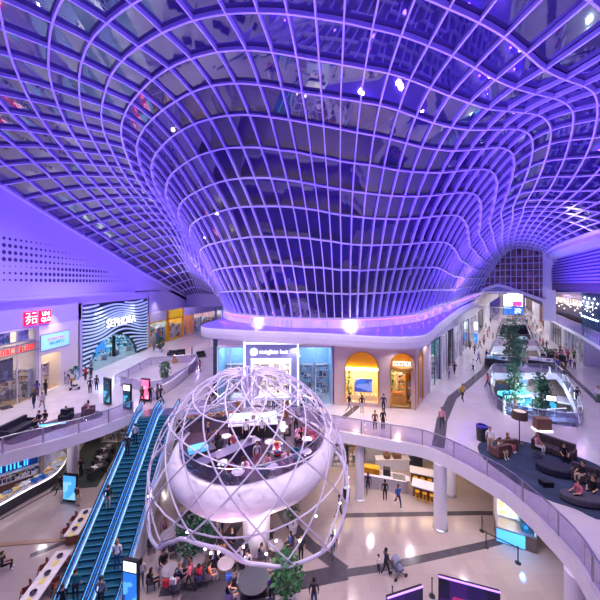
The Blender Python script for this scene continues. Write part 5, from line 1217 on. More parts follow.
# ---- food court tables beneath the pod
ft = [(170, 582, 'beside two seated people in white at the lower left of the pod'), (196, 572, 'crowded with bags beneath the left of the pod'), (226, 575, 'beneath the cage arch with a blue bag'), (240, 558, 'left of the pod stem, with two dark chairs'),
      (276, 556, 'right of the pod stem under the cage rim'), (254, 592, 'large dark oval table at the bottom centre'), (168, 545, 'behind the left cage rim near the escalator'), (205, 540, 'dark table in shadow under the pod')]
for i, (px, py, lab) in enumerate(ft):
    round_table((('round table %s' % lab)) if i != 5 else lab, lo(px, py), .5 if i != 5 else .9, .74, mat('table_dark', '#343844', .4) if i in (5, 7, 3) else mat('table_taupe', '#a89ca4', .4))
cr_ = random.Random(8); cn = ['far left', 'far right', 'near left', 'near right']
for i, (px, py, lab) in enumerate(ft):
    c = lo(px, py)
    for q in range(4):
        a_ = q * PI / 2 + .6 + cr_.uniform(-.2, .2); R_ = 1.0 if i != 5 else 1.4
        p = c + Vector((math.cos(a_) * R_, math.sin(a_) * R_, 0))
        qn = ('far right', 'far left', 'near left', 'near right')[q]
        bucket_chair('%s chair, %s side of the food court table %s' % (('dark grey', 'navy')[i % 2], qn, ('with white seated people', 'crowded with bags', 'with the blue bag', 'left of the stem', 'right of the stem', 'at bottom centre', 'near the escalator', 'in pod shadow')[i]), p, a_ - PI / 2 + PI, (M_greyf, M_navyf)[i % 2], 'food court chairs under the pod')
def potted(label, loc, h, w, seed, m, pot=True, n=220, pm=None):
    t = thing('potted_plant', label, 'plant', loc)
    if pot: MB().lathe([(.3 * w, 0), (.42 * w, .55), (.38 * w, .55), (.36 * w, .48)], 16).build('pot', pm or M_white, t)
    MB().tube([(0, 0, .4 if pot else 0), (.03, .02, h * .7)], .05, 6).build('stem', M_wood, t)
    leaves(MB(), (0, 0, h * .62 + .2), (.75 * w, .75 * w, h * .42), int(n * 1.8), .16 * w + .1, seed).build('foliage', m, t)
    return t
potted('bushy dark green plant under the left of the cage', lo(189, 568), 3.0, 1.1, 1, M_leaf2)
potted('tall dark plant behind the cage strands, right of the pod stem', lo(293, 532), 3.6, .8, 2, M_leaf2)
potted('leafy plant in a white pot at the bottom, right of the food court', lo(287, 606), 2.4, 1.2, 3, M_leaf)
potted('green plant below the crowded table, left of the cage arch', lo(205, 556), 2.2, .9, 6, M_leaf2)
# ---- walls and lamps of the lower floor
vwall('wall_left', [(-36, 5), (-36, 34), (-24.4, 34.2)], LOW, -SLAB, mat('lower_wall', '#6a6070', .5, noise=.1))
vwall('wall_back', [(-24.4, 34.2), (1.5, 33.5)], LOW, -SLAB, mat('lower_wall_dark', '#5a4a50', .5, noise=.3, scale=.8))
vwall('wall_right', [(14.9, 29.5), (22, 24), (26, 12)], LOW, -SLAB, mat('lower_wall', '#6a6070', .5))
for i, (lab, x0, x1, c, g_) in enumerate((('dim shop front below the bridge behind the escalators', -22, -14, '#8a6a50', 'warm'), ('busy shop front with shelves behind the cage on the lower floor', -13, -6, '#c0a8a0', 'mixed'), ('shelved shop front behind the pod stem on the lower floor', -5.5, 1.2, '#d0c4c8', 'pale'))):
    shop(lab, (x0, 33.0), (x1, 33.0), LOW + 3.6, .9, mat('low_shop_%d' % i, c, .5), g_, lamp=M_bulb_warm, z0=LOW, bays=3, framem=M_brown)
for (px, py) in ((330, 480), (380, 500), (410, 515), (440, 550), (470, 530), (500, 575)):
    p = lo(px, py)
for (x, y) in ((3, 26.2), (6, 25.6), (9, 24.5), (12, 22), (14, 19), (14.5, 16), (-6, 29.5), (-1, 29), (-14, 31), (-19, 29.5), (-21.5, 25), (-23.5, 21), (-25, 27.5)):
    l_ = MB().lathe([(.02, 0), (.16, .0), (.16, .03), (.02, .04)], 12).build('downlight', M_bulb, None, loc=(x, y, -SLAB - .04)); struct(l_); l_.name = 'trim_%d' % n_trim; n_trim += 1
    spot('soffit_downlight', (x, y, -SLAB - .08), (x, y, LOW), 300 if x > 0 else 260, '#f6e6ee', 140, .08, .6)

for i, (px, py) in enumerate(((97, 476), (102, 466), (106, 457))):
    t = thing('market_table', 'dark goods table beside the escalator on the lower floor, %s of three' % ('nearest', 'middle', 'farthest')[i], 'table', lo(px, py), 1.2)
    MB().box(-.8, -.4, .7, .8, .4, .78).build('tabletop', M_dark, t)
    for sx in (-.7, .62): MB().box(sx, -.35, 0, sx + .08, .35, .7).build('leg', M_dark, t)
    g = MB(); r = random.Random(i)
    for q in range(8): g.box(-.75 + q * .19, -.3, .78, -.6 + q * .19, .3, .85 + r.uniform(0, .3))
    tag(g.build('table_goods', MATS['goods_dark'], t), kind='stuff')
# ================================================================== lounge and galleries on the upper floor
cp = catmull([at(*p) for p in ((477.5, 447), (484, 441), (497, 440), (520, 441), (548, 448), (575, 456), (605, 470), (625, 500), (604, 520), (575, 509), (548, 500), (522, 487), (502, 473), (484, 459))], 4, True)
tag(MB().plate([(p.x, p.y) for p in cp], (), .006, .025).build('rug', mat('carpet_ink', '#303a52', .95, noise=.35, scale=1.2)), 'dark blue mottled lounge carpet with a curved edge on the pale floor', 'rug')
# left gallery: oval mat, curved dark sofa and seats
mp = catmull([at(*p) for p in ((3, 441), (20, 433), (45, 423), (75, 414), (96, 411), (103, 413.5), (98, 418), (75, 424), (50, 432), (25, 441), (10, 445))], 4, True)
tag(MB().plate([(p.x, p.y) for p in mp], (), .006, .025).build('rug', mat('mat_plum', '#5c4c60', .95, noise=.2)), 'plum oval mat under the dark seats along the left gallery', 'rug')
def armchair(label, loc, rz, m, w=.85, group=None):
    t = thing('armchair', label, 'armchair', loc, rz, group); h = w / 2
    MB().box(-h + .12, -.35, .16, h - .12, .3, .44).build('seat', m, t); MB().box(-h, .25, .1, h, .45, .88).build('backrest', m, t)
    for sx in (-1, 1):
        MB().box(sx * (h - .07) - .07, -.38, .1, sx * (h - .07) + .07, .3, .62).build('armrest', m, t)
        for sy in (-.3, .38): MB().box(sx * (h - .1) - .03, sy - .03, 0, sx * (h - .1) + .03, sy + .03, .12).build('leg', M_wood, t)
    return t
def sofa(label, a, b, m, back=1, depth=.85):
    d = b - a; L = d.length; t = thing('sofa', label, 'sofa', a, math.atan2(d.y, d.x)); y0, y1 = (0, depth) if back > 0 else (-depth, 0)
    n = max(2, int(L / .8))
    for i in range(n): MB().box(L * i / n + .02, y0 + .02, .14, L * (i + 1) / n - .02, y1 - .02, .46).build('seat_cushion', m, t)
    yb = (y1 - .06, y1 + .18) if back > 0 else (y0 - .18, y0 + .06)
    MB().box(-.05, yb[0], .05, L + .05, yb[1], .95).build('backrest', m, t)
    for x in (-.12, L): MB().box(x, y0, .05, x + .14, y1, .68).build('armrest', m, t)
    return t
M_sofa = mat('sofa_charcoal', '#4a4048', .85, noise=.15); M_seat = mat('seat_dark', '#30303c', .8, noise=.1)
sofa('dark charcoal sofa at the left end of the gallery mat', at(10, 440), at(36, 426), M_seat, 1)
armchair('dark round armchair in the middle of the gallery mat', at(66, 420), .4, M_seat, .95); armchair('plum armchair at the right end of the gallery mat', at(89, 414), 1.9, mat('plum_seat', '#6a5464', .8), .95)
rtl = thing('low_table', 'low table with a glowing blue rim in front of the left gallery seats', 'table', at(54, 428), .3)
MB().box(-.9, -.2, .38, .9, .2, .44).build('tabletop', M_dark, rtl); MB().box(-.9, -.24, .36, .9, -.2, .46).build('light_strip', M_led_cyan, rtl); MB().box(-.1, -.1, 0, .1, .1, .38).build('pedestal', M_dark, rtl)
# right lounge
M_tan = mat('tan_leather', '#6c4a48', .6, noise=.1)
armchair('tan leather armchair at the left end of the lounge carpet', at(499, 455), .3 + PI, M_tan, 1.1)
armchair('tan leather armchair holding a sleeping visitor beside the first one', at(507, 449), .1 + PI, M_tan, 1.0)
sofa('long dark brown sofa along the back of the lounge carpet', at(533, 449), at(571, 463), mat('sofa_brown', '#443840', .8, noise=.15), 1)
armchair('dark armchair at the right edge of the lounge carpet', at(583, 482), -.9, M_sofa, 1.1); armchair('dark armchair cut by the right edge of the photo', at(600, 487), -.7, M_sofa, 1.1)
def ottoman(label, loc, rx, ry, h, m, rz=0):
    t = thing('ottoman', label, 'ottoman', loc, rz); mb = MB()
    mb.lathe([(.85, .05), (1, .12), (1, h - .06), (.9, h), (.02, h + .01)], 24); mb.v = [(x * rx, y * ry, z) for x, y, z in mb.v]; mb.build('cushion', m, t, smooth=False)
    b_ = MB().lathe([(.8, 0), (.8, .06)], 20); b_.v = [(x * rx, y * ry, z) for x, y, z in b_.v]; b_.build('plinth', M_black, t); return t
ottoman('large dark oval ottoman in the middle of the lounge carpet', at(556, 473), 1.05, .65, .5, mat('ottoman_ink', '#26243a', .8), -.4)
ottoman('grey ottoman under a sleeping person near the front of the carpet', at(582, 503), 1.0, .52, .45, M_greyf, -.3)
t = round_table('small round side table in front of the lounge sofa', at(538, 460), .35, .5, mat('table_black', '#1c1c28', .3)); tag(MB().box(-.3, -.2, 0, .3, .2, .3).build('handbag', M_black, None, loc=tuple(at(546, 486) + Vector((0, 0, .03)))), 'dark bag lying on the lounge carpet', 'bag')
fl = thing('floor_lamp', 'tall floor lamp with a big brown drum shade behind the tan armchairs', 'floor lamp', at(519.5, 444))
MB().lathe([(.3, 0), (.3, .03), (.035, .06), (.035, 2.0)], 16).build('pole', M_black, fl); MB().lathe([(.52, 1.9), (.46, 2.5), (.44, 2.5), (.5, 1.9)], 24).build('lamp_shade', mat('shade_brown', '#5a4844', .7), fl); MB().lathe([(.42, 2.4), (.42, 2.44)], 20).build('bulb_disc', mat('shade_glow', '#d8c8b0', .5, emit=.6), fl)
b = thing('waste_bin', 'dark round waste bin with violet rim at the left tip of the lounge carpet', 'bin', at(482, 440))
MB().lathe([(.36, 0), (.4, 1.0)], 18).build('body', M_dark, b); MB().lathe([(.42, 1.0), (.42, 1.12), (.3, 1.14), (.3, 1.02)], 18).build('rim', mat('bin_violet', '#4038a0', .4), b)
ks = thing('host_stand', 'brown wooden host stand with glowing base beside the island opening', 'stand', at(542, 430), -.1)
MB().box(-.55, -.3, .1, .55, .3, 1.0).build('body', M_brown, ks); MB().box(-.6, -.35, 0, .6, .35, .1).build('base_light', M_led_white, ks)
# bench / low planters with plants
potted('green plant in the planter inside the left glass enclosure', at(165, 383), 2.2, .9, 11, M_leaf); potted('small green plant in front of the toy shop', at(160, 352), 2.2, 1.1, 12, M_leaf2)
for i, (px, py, lab) in enumerate(((172, 356, 'dark lounge seat cluster behind the left glass enclosure, left one'), (181, 355, 'dark lounge seat cluster behind the left glass enclosure, middle one'), (201, 357, 'dark lounge seat beside the corner of the central shops'))):
    armchair(lab, at(px, py), .3 * i, M_seat, 1.3)
cn = thing('warning_cone', 'orange and yellow floor cone behind the left glass enclosure', 'cone', at(174.5, 362.5)); MB().lathe([(.7, 0), (.7, .06), (.6, .08), (.08, 1.2)], 4).build('cone_body', mat('cone_yellow', '#f8c830', .5), cn); MB().lathe([(.3, .75), (.1, 1.15)], 4).build('cone_tip', mat('cone_red', '#f05838', .5), cn)
# ================================================================== things along the far mall
def tree(label, loc, z0, h, w, seed):
    t = thing('indoor_tree', label, 'tree', (loc[0], loc[1], z0)); r = random.Random(seed)
    MB().tube([(0, 0, 0), (.1, .05, h * .5), (0, .1, h * .9)], [.16, .12, .05], 8).build('trunk', M_wood, t)
    mb = MB()
    for i in range(7): leaves(mb, (r.uniform(-.3, .3) * w, r.uniform(-.3, .3) * w, h * (.28 + .11 * i)), (w * .55, w * .55, h * .1), 120, .36, seed * 10 + i)
    mb.build('foliage', M_leaf2, t); return t
def atz(px, Y, z): return Vector(((px - PCX) * Y / F, Y, z))
tree('tall slender indoor tree rising from the opening nearest the lounge', atz(515, 37.8, 0), LOW, 9.8, 1.6, 1)
tree('tall indoor tree rising from the second opening in the mall', atz(509, 48, 0), LOW, 11.2, 2.4, 2)
tree('dense indoor tree farther along the mall under the hanging screen', atz(513, 57, 0), LOW, 12.6, 2.8, 3)
tree('short indoor tree in the nearest opening, right of the tall one', atz(541, 34, 0), LOW, 7.0, 1.4, 4)
hs = thing('hanging_screen', 'large bright hanging screen with a pink and white picture over a blue band', 'screen', (47.6, 67, 4.9), -.35)
MB().box(-1.9, 0, 0, 1.9, .4, 5.4).build('casing', M_dark, hs)
S_up = MB().box(-1.8, -.05, 1.9, 1.8, 0, 4.5).build('picture', mat('screen_white', '#f4f0f8', .4, emit=1.6), hs)
MB().lathe([(.02, -.06), (.75, -.06), (.75, -.02), (.02, -.02)], 16).build('pink_shape', mat('screen_magenta', '#d83890', .4, emit=1.1), hs, loc=(0, -.05, 3.2)).rotation_euler = (PI / 2, 0, 0)
MB().box(-.1, -.1, 2.0, 1.6, -.06, 3.0).build('pink_shape', MATS['screen_magenta'], hs)
MB().box(-1.8, -.05, .1, 1.8, 0, 1.85).build('blue_band', mat('screen_royal', '#2860e0', .4, emit=1.4), hs)
MB().box(.3, -.08, .3, 1.5, -.05, 1.5).box(-1.2, -.08, 4.7, 1.2, -.05, 5.2).build('badge', mat('screen_ice', '#c8e0ff', .4, emit=1.2), hs)
for x in (-1.5, 1.5): MB().tube([(x, .2, 5.4), (x, .2, 5.52)], .03, 5).build('hanger', M_chrome, hs)
# kiosks and umbrellas seen down in the openings
ik = thing('lower_kiosk', 'cyan lit kiosk down in the opening beside the lounge, with vertical lettering', 'kiosk', (28.2, 39.0, LOW), .15)
MB().box(-1.6, 0, 0, 2.4, 1.4, 2.6).build('body', mat('kiosk_slate', '#3c5468', .4), ik); MB().box(-1.5, -.1, 2.6, 2.4, 1.5, 3.0).build('sign_band', mat('kiosk_cyan', '#70e0f8', .4, emit=1.8, ehex='#60d8ff'), ik)
scribble(MB(), -1.2, 2.68, 2.2, .26, -.12, 51).build('sign_letters', M_led_white, ik)
mbv = MB()
for i in range(5): scribble(mbv, -2.1, 2.5 - i * .62, -1.6, .5, -.2, 60 + i)
mbv.build('vertical_letters', M_led_white, ik); MB().box(-2.2, -.16, -.2, -1.55, -.1, 3.2).build('letter_panel', mat('kiosk_teal', '#2c7c90', .4), ik)
MB().box(-1.4, -.06, .9, 2.2, -.02, 2.4).build('front_display', MATS['goods_cool'], ik)
totem('white headed totem standing in the opening behind the host stand', (27.2, 32.5, LOW), -.4, 5.4, 1.0, S_teal, head=True)
for i, (x, y, lab) in enumerate(((31.5, 37.5, 'white market stall roof in the near opening, back right'), (34, 49, 'white stall counter roof in the second opening, left'), (38, 53, 'white stall counter roof in the second opening, right'), (45, 68, 'white stall roof in the farthest opening, near side'), (52, 80, 'white stall roof in the farthest opening, far side'))):
    t = thing('market_stall', lab, 'stall', (x, y, LOW), -.6)
    MB().box(-1.8, -1, 0, 1.8, 1, 1.1).build('counter', mat('stall_blue', '#a8c4e0', .5), t); MB().box(-2, -1.2, 3.0, 2, 1.2, 3.2).build('stall_roof', M_white, t)
    for sx in (-1.8, 1.8): MB().box(sx - .05, -.05, 1.1, sx + .05, .05, 3.0).build('post', M_chrome, t)
    tag(MB().box(-1.6, -.8, 1.1, 1.6, .8, 1.5).build('stall_goods', MATS['goods_' + ('cool', 'mixed', 'dark', 'pale', 'cool')[i]], t), kind='stuff')
for (x, y) in ((24, 34), (27.5, 36), (35, 50), (48, 75)): point('stall_light', (x, y, -1.6), 1300, '#d0e8ff', .15)
for i, (px, py, c, lab) in enumerate(((497, 365, M_seat, 'dark kiosk counter in the near aisle of the mall, left'), (541, 367, M_seat, 'dark kiosk counter in the near aisle of the mall, right'), (553, 360, M_leaf2, 'low green hedge planter at the right of the mall openings'), (519, 343, M_seat, 'dark kiosk with seats between the mall openings'))):
    p = at(px, py); t = thing('planter_box' if c is M_leaf2 else 'mall_kiosk', lab, 'planter' if c is M_leaf2 else 'kiosk', p, -.6)
    MB().box(-1.5, -.5, 0, 1.5, .5, .9).build('counter', M_dark, t)
    if c is M_leaf2: leaves(MB(), (0, 0, 1.2), (1.5, .5, .4), 160, .3, 77).build('foliage', M_leaf2, t)
    else: tag(MB().box(-1.3, -.4, .9, 1.3, .4, 1.3).build('kiosk_goods', MATS['goods_' + ('cool', 'pale', '', 'cool')[i]], t), kind='stuff')
dr = thing('direction_sign', 'slim lit blue blade sign standing by the left shops of the far mall', 'sign', at(476, 345), -.7)
MB().box(-.35, -.1, 0, .35, .1, 4.6).build('blade', M_white, dr); MB().box(-.3, -.12, .6, .3, -.1, 2.2).build('screen', S_blue, dr); MB().box(-.3, -.12, 3.0, .3, -.1, 4.4).build('light_panel', mat('blade_light', '#d8f4ff', .4, emit=1.8), dr)
# ================================================================== people
def seg_d(p, a, b):
    ab = b - a; t = max(0, min(1, (p - a).dot(ab) / max(1e-9, ab.length_squared))); return (p - (a + ab * t)).length
def make_body(pose):
    J = {}; E = []
    def j(n, co, r, r2=None, par=None):
        J[n] = (Vector(co), r, r2 or r)
        if par: E.append((par, n))
    sit = pose == 'sit'; dz = -.47 if sit else 0.0
    lean = .06 if pose in ('walk', 'stride') else 0
    j('pelvis', (0, 0, .94 + dz), .145, .115); j('spine', (0, lean * .3, 1.12 + dz), .13, .1, 'pelvis'); j('chest', (0, lean * .7, 1.33 + dz), .155, .105, 'spine')
    j('neck', (0, lean, 1.46 + dz), .062, .06, 'chest'); j('jaw', (0, lean + .025, 1.55 + dz), .072, .08, 'neck'); j('skull', (0, lean + .02, 1.65 + dz), .085, .1, 'jaw'); j('crown', (0, lean + .01, 1.70 + dz), .06, .07, 'skull')
    sw = {'stand': 0, 'walk': .26, 'stride': -.26, 'sit': 0, 'push': .16}[pose]
    for s, n in ((-1, 'L'), (1, 'R')):
        j('sh' + n, (s * .185, lean * .7, 1.40 + dz), .066, .066, 'chest')
        if pose == 'sit': el, wr, ha = (s * .23, .08, 1.12 + dz), (s * .17, .32, 1.06 + dz), (s * .15, .39, 1.05 + dz)
        elif pose == 'push': el, wr, ha = (s * .25, .05, 1.14), (s * .22, .33, 1.06), (s * .21, .4, 1.05)
        else: a = -s * sw * .9; el, wr, ha = (s * .245, a * .45 - .01, 1.13), (s * .25, a * .95 + .06, .90), (s * .245, a * 1.05 + .08, .825)
        j('el' + n, el, .045, .045, 'sh' + n); j('wr' + n, wr, .03, .03, 'el' + n); j('ha' + n, ha, .042, .022, 'wr' + n)
        j('hip' + n, (s * .095, 0, .88 + dz), .095, .1, 'pelvis')
        if pose == 'sit': kn, an, to = (s * .12, .44, .48), (s * .11, .42, .09), (s * .12, .57, .04)
        else:
            q = s * sw; kn = (s * .1, q * .55 + .04 * (sw != 0) + .01, .49); back = q < 0
            an = (s * .1, q * 1.15 - (.1 if back and sw else 0), .10 + (.07 if back and sw else 0)); to = (s * .11, an[1] + .14, .045 + (.0 if not (back and sw) else .0))
        j('kn' + n, kn, .06, .062, 'hip' + n); j('an' + n, an, .042, .042, 'kn' + n); j('to' + n, to, .045, .035, 'an' + n)
    names = list(J); me = bpy.data.meshes.new('body'); me.from_pydata([J[n][0] for n in names], [(names.index(a), names.index(b)) for a, b in E], [])
    o = bpy.data.objects.new('body', me); COL.objects.link(o)
    md = o.modifiers.new('skin', 'SKIN'); md.use_smooth_shade = True; md.branch_smoothing = .6
    for i, n in enumerate(names): me.skin_vertices[0].data[i].radius = (J[n][1], J[n][2])
    me.skin_vertices[0].data[0].use_root = True
    sd = o.modifiers.new('sub', 'SUBSURF'); sd.levels = 1; sd.render_levels = 1
    dg = bpy.context.evaluated_depsgraph_get(); dg.update()
    out = bpy.data.meshes.new_from_object(o.evaluated_get(dg)); bpy.data.objects.remove(o)
    # hands with separate fingers, nose and ears, welded into the same mesh
    mb = MB(); v0 = [tuple(v.co) for v in out.vertices]
    for s, n in ((-1, 'L'), (1, 'R')):
        h = J['ha' + n][0]; d = (h - J['wr' + n][0]).normalized(); side = Vector((0, 1, 0)) if abs(d.z) > .5 else Vector((-s, 0, 0)); bend = Vector((-s, 0, 0)) if abs(d.z) > .5 else Vector((0, 0, -1))
        for q, L in enumerate((.058, .07, .074, .062)):
            b0 = h + side * ((1.5 - q) * .019) - d * .012; m_ = b0 + d * L * .6 + bend * .008; e_ = m_ + d * L * .5 + bend * .028
            mb.tube([b0, m_, e_], [.0095, .009, .007], 5)
        b0 = h + side * .03 - d * .035; mb.tube([b0, b0 + side * .03 + d * .03, b0 + side * .034 + d * .062 + bend * .012], [.011, .0105, .008], 5)
    sk = J['skull'][0]
    mb.add([sk + Vector(p) for p in ((0, .098, .005), (-.016, .09, -.045), (.016, .09, -.045), (0, .125, -.038))], [(0, 1, 3), (0, 3, 2), (1, 2, 3)])
    for s in (-1, 1): mb.add([sk + Vector(p) for p in ((s * .083, .01, .02), (s * .083, -.015, .015), (s * .08, .0, -.05), (s * .1, -.012, .0))], [(0, 1, 3), (1, 2, 3), (2, 0, 3)])
    eyes = []
    for s in (-1, 1): eyes.append([sk + Vector((s * .034 + dx, .1, -.002 + dz_)) for dx, dz_ in ((-.014, 0), (0, -.008), (.014, 0), (0, .008))])
    eyes.append([sk + Vector((dx, .094, -.075 + dz_)) for dx, dz_ in ((-.026, 0), (0, -.008), (.026, 0), (0, .006))])
    nb = len(out.vertices); vs = v0 + mb.v; fs = [tuple(p.vertices) for p in out.polygons] + [tuple(i + nb for i in f) for f in mb.f]
    mi = []
    P = {n: J[n][0] for n in J}
    for p in out.polygons:
        c = p.center; best = None
        for (a, b), m_ in BONES:
            dd = seg_d(c, P[a], P[b]) / (J[b][1] + .02)
            if best is None or dd < best[0]: best = (dd, m_)
        m_ = best[1]
        if m_ == 1 and c.z < P['pelvis'].z - .0 and abs(c.x) < .22 and (not sit or c.y > -.5) and seg_d(c, P['spine'], P['pelvis']) < .25: m_ = 2
        if m_ == 2 and c.z > P['pelvis'].z + .06: m_ = 1
        mi.append(m_)
    mi += [0] * len(mb.f)
    for e in eyes:
        k = len(vs); vs += [tuple(x) for x in e]; fs.append((k, k + 1, k + 2, k + 3)); mi.append(4 if e is not eyes[-1] else 5)
    fin = bpy.data.meshes.new('person_' + pose); fin.from_pydata([tuple(v) for v in vs], [], fs)
    for m_ in PSLOT: fin.materials.append(m_)
    fin.polygons.foreach_set('material_index', mi); fin.polygons.foreach_set('use_smooth', [i < len(out.polygons) for i in range(len(fs))]); fin.update()
    hair = {}
    for kind, drop in (('short', .0), ('long', .2)):
        hb = MB(); n = 12; prof = [(.005, .108), (.05, .1), (.085, .065), (.1, .015), (.1, -.03), (.09, -.06 - drop * .5), (.07, -.075 - drop)]
        vsx = []
        for r_, z_ in prof:
            for k in range(n):
                a_ = 2 * PI * k / n; y = math.sin(a_) * r_ * 1.12; zz = z_
                f = max(0, math.sin(a_)) ; 
                if z_ < .05: zz = z_ * (1 - f) + .05 * f + (.0 if drop == 0 else 0); y = y * (1 - .25 * f)
                vsx.append(sk + Vector((math.cos(a_) * r_, y - .015, zz + .005)))
        fsx = [(i * n + k, i * n + (k + 1) % n, (i + 1) * n + (k + 1) % n, (i + 1) * n + k) for i in range(len(prof) - 1) for k in range(n)]
        hb.add(vsx, fsx); hm = bpy.data.meshes.new('hair_' + kind); hm.from_pydata(hb.v, [], hb.f); hm.materials.append(M_black); hm.polygons.foreach_set('use_smooth', [True] * len(hm.polygons)); hm.update(); hair[kind] = hm
    return fin, hair
def arm(n): return [(('chest', 'sh' + n), 1), (('sh' + n, 'el' + n), 1), (('el' + n, 'wr' + n), 0), (('wr' + n, 'ha' + n), 0), (('pelvis', 'hip' + n), 2), (('hip' + n, 'kn' + n), 2), (('kn' + n, 'an' + n), 2), (('an' + n, 'to' + n), 3)]
BONES = [(('pelvis', 'spine'), 1), (('spine', 'chest'), 1), (('neck', 'jaw'), 0), (('jaw', 'skull'), 0), (('skull', 'crown'), 0)] + arm('L') + arm('R')
M_skin = mat('skin', '#c89878', .6); M_skin2 = mat('skin_deep', '#8a5c44', .6); M_lip = mat('lips', '#a05a50', .6)
PSLOT = [M_skin, M_dark, M_dark, M_black, M_black, M_lip]
BODY = {p: make_body(p) for p in ('stand', 'walk', 'stride', 'sit', 'push')}
CLO = {}
CH = dict(black='#1a1a22', navy='#20284c', blue='#3458a8', grey='#7c7a86', dark='#2e2c36', white='#ece8ec', pink='#e09ab0', red='#c02c3c', teal='#1c7078', beige='#c8b498', purple='#5a3c90', yellow='#d8a838', brown='#6c4838', denim='#3c5078', light='#b8b4c8', rose='#c86878', green='#4a7858', orange='#d87038')
def cloth(c):
    if c not in CLO: CLO[c] = mat('cloth_' + c, CH[c], .85, noise=.1)
    return CLO[c]
HAIRM = [mat('hair_black', '#15110f', .6), mat('hair_brown', '#3c2618', .6), mat('hair_fair', '#8a6a40', .6)]
pr_ = random.Random(12)
def person(loc, pose, hdg, top, bottom, label, hair='short', s=None, skin=None, group=None):
    me, hs_ = BODY[pose]
    o = bpy.data.objects.new('person', me); COL.objects.link(o); o.location = loc; o.rotation_euler = (0, 0, math.radians(hdg))
    s = s or pr_.uniform(.95, 1.04); o.scale = (s, s, s)
    for i, m_ in ((0, skin or (M_skin if pr_.random() < .75 else M_skin2)), (1, cloth(top)), (2, cloth(bottom)), (3, M_white if pr_.random() < .4 else M_black)):
        o.material_slots[i].link = 'OBJECT'; o.material_slots[i].material = m_
    h = bpy.data.objects.new('hair', hs_[hair]); COL.objects.link(h); h.parent = o
    h.material_slots[0].link = 'OBJECT'; h.material_slots[0].material = HAIRM[pr_.choice((0, 0, 1, 1, 2))]
    tag(o, label, 'person', group)
    return o
U, D = 0.0, LOW
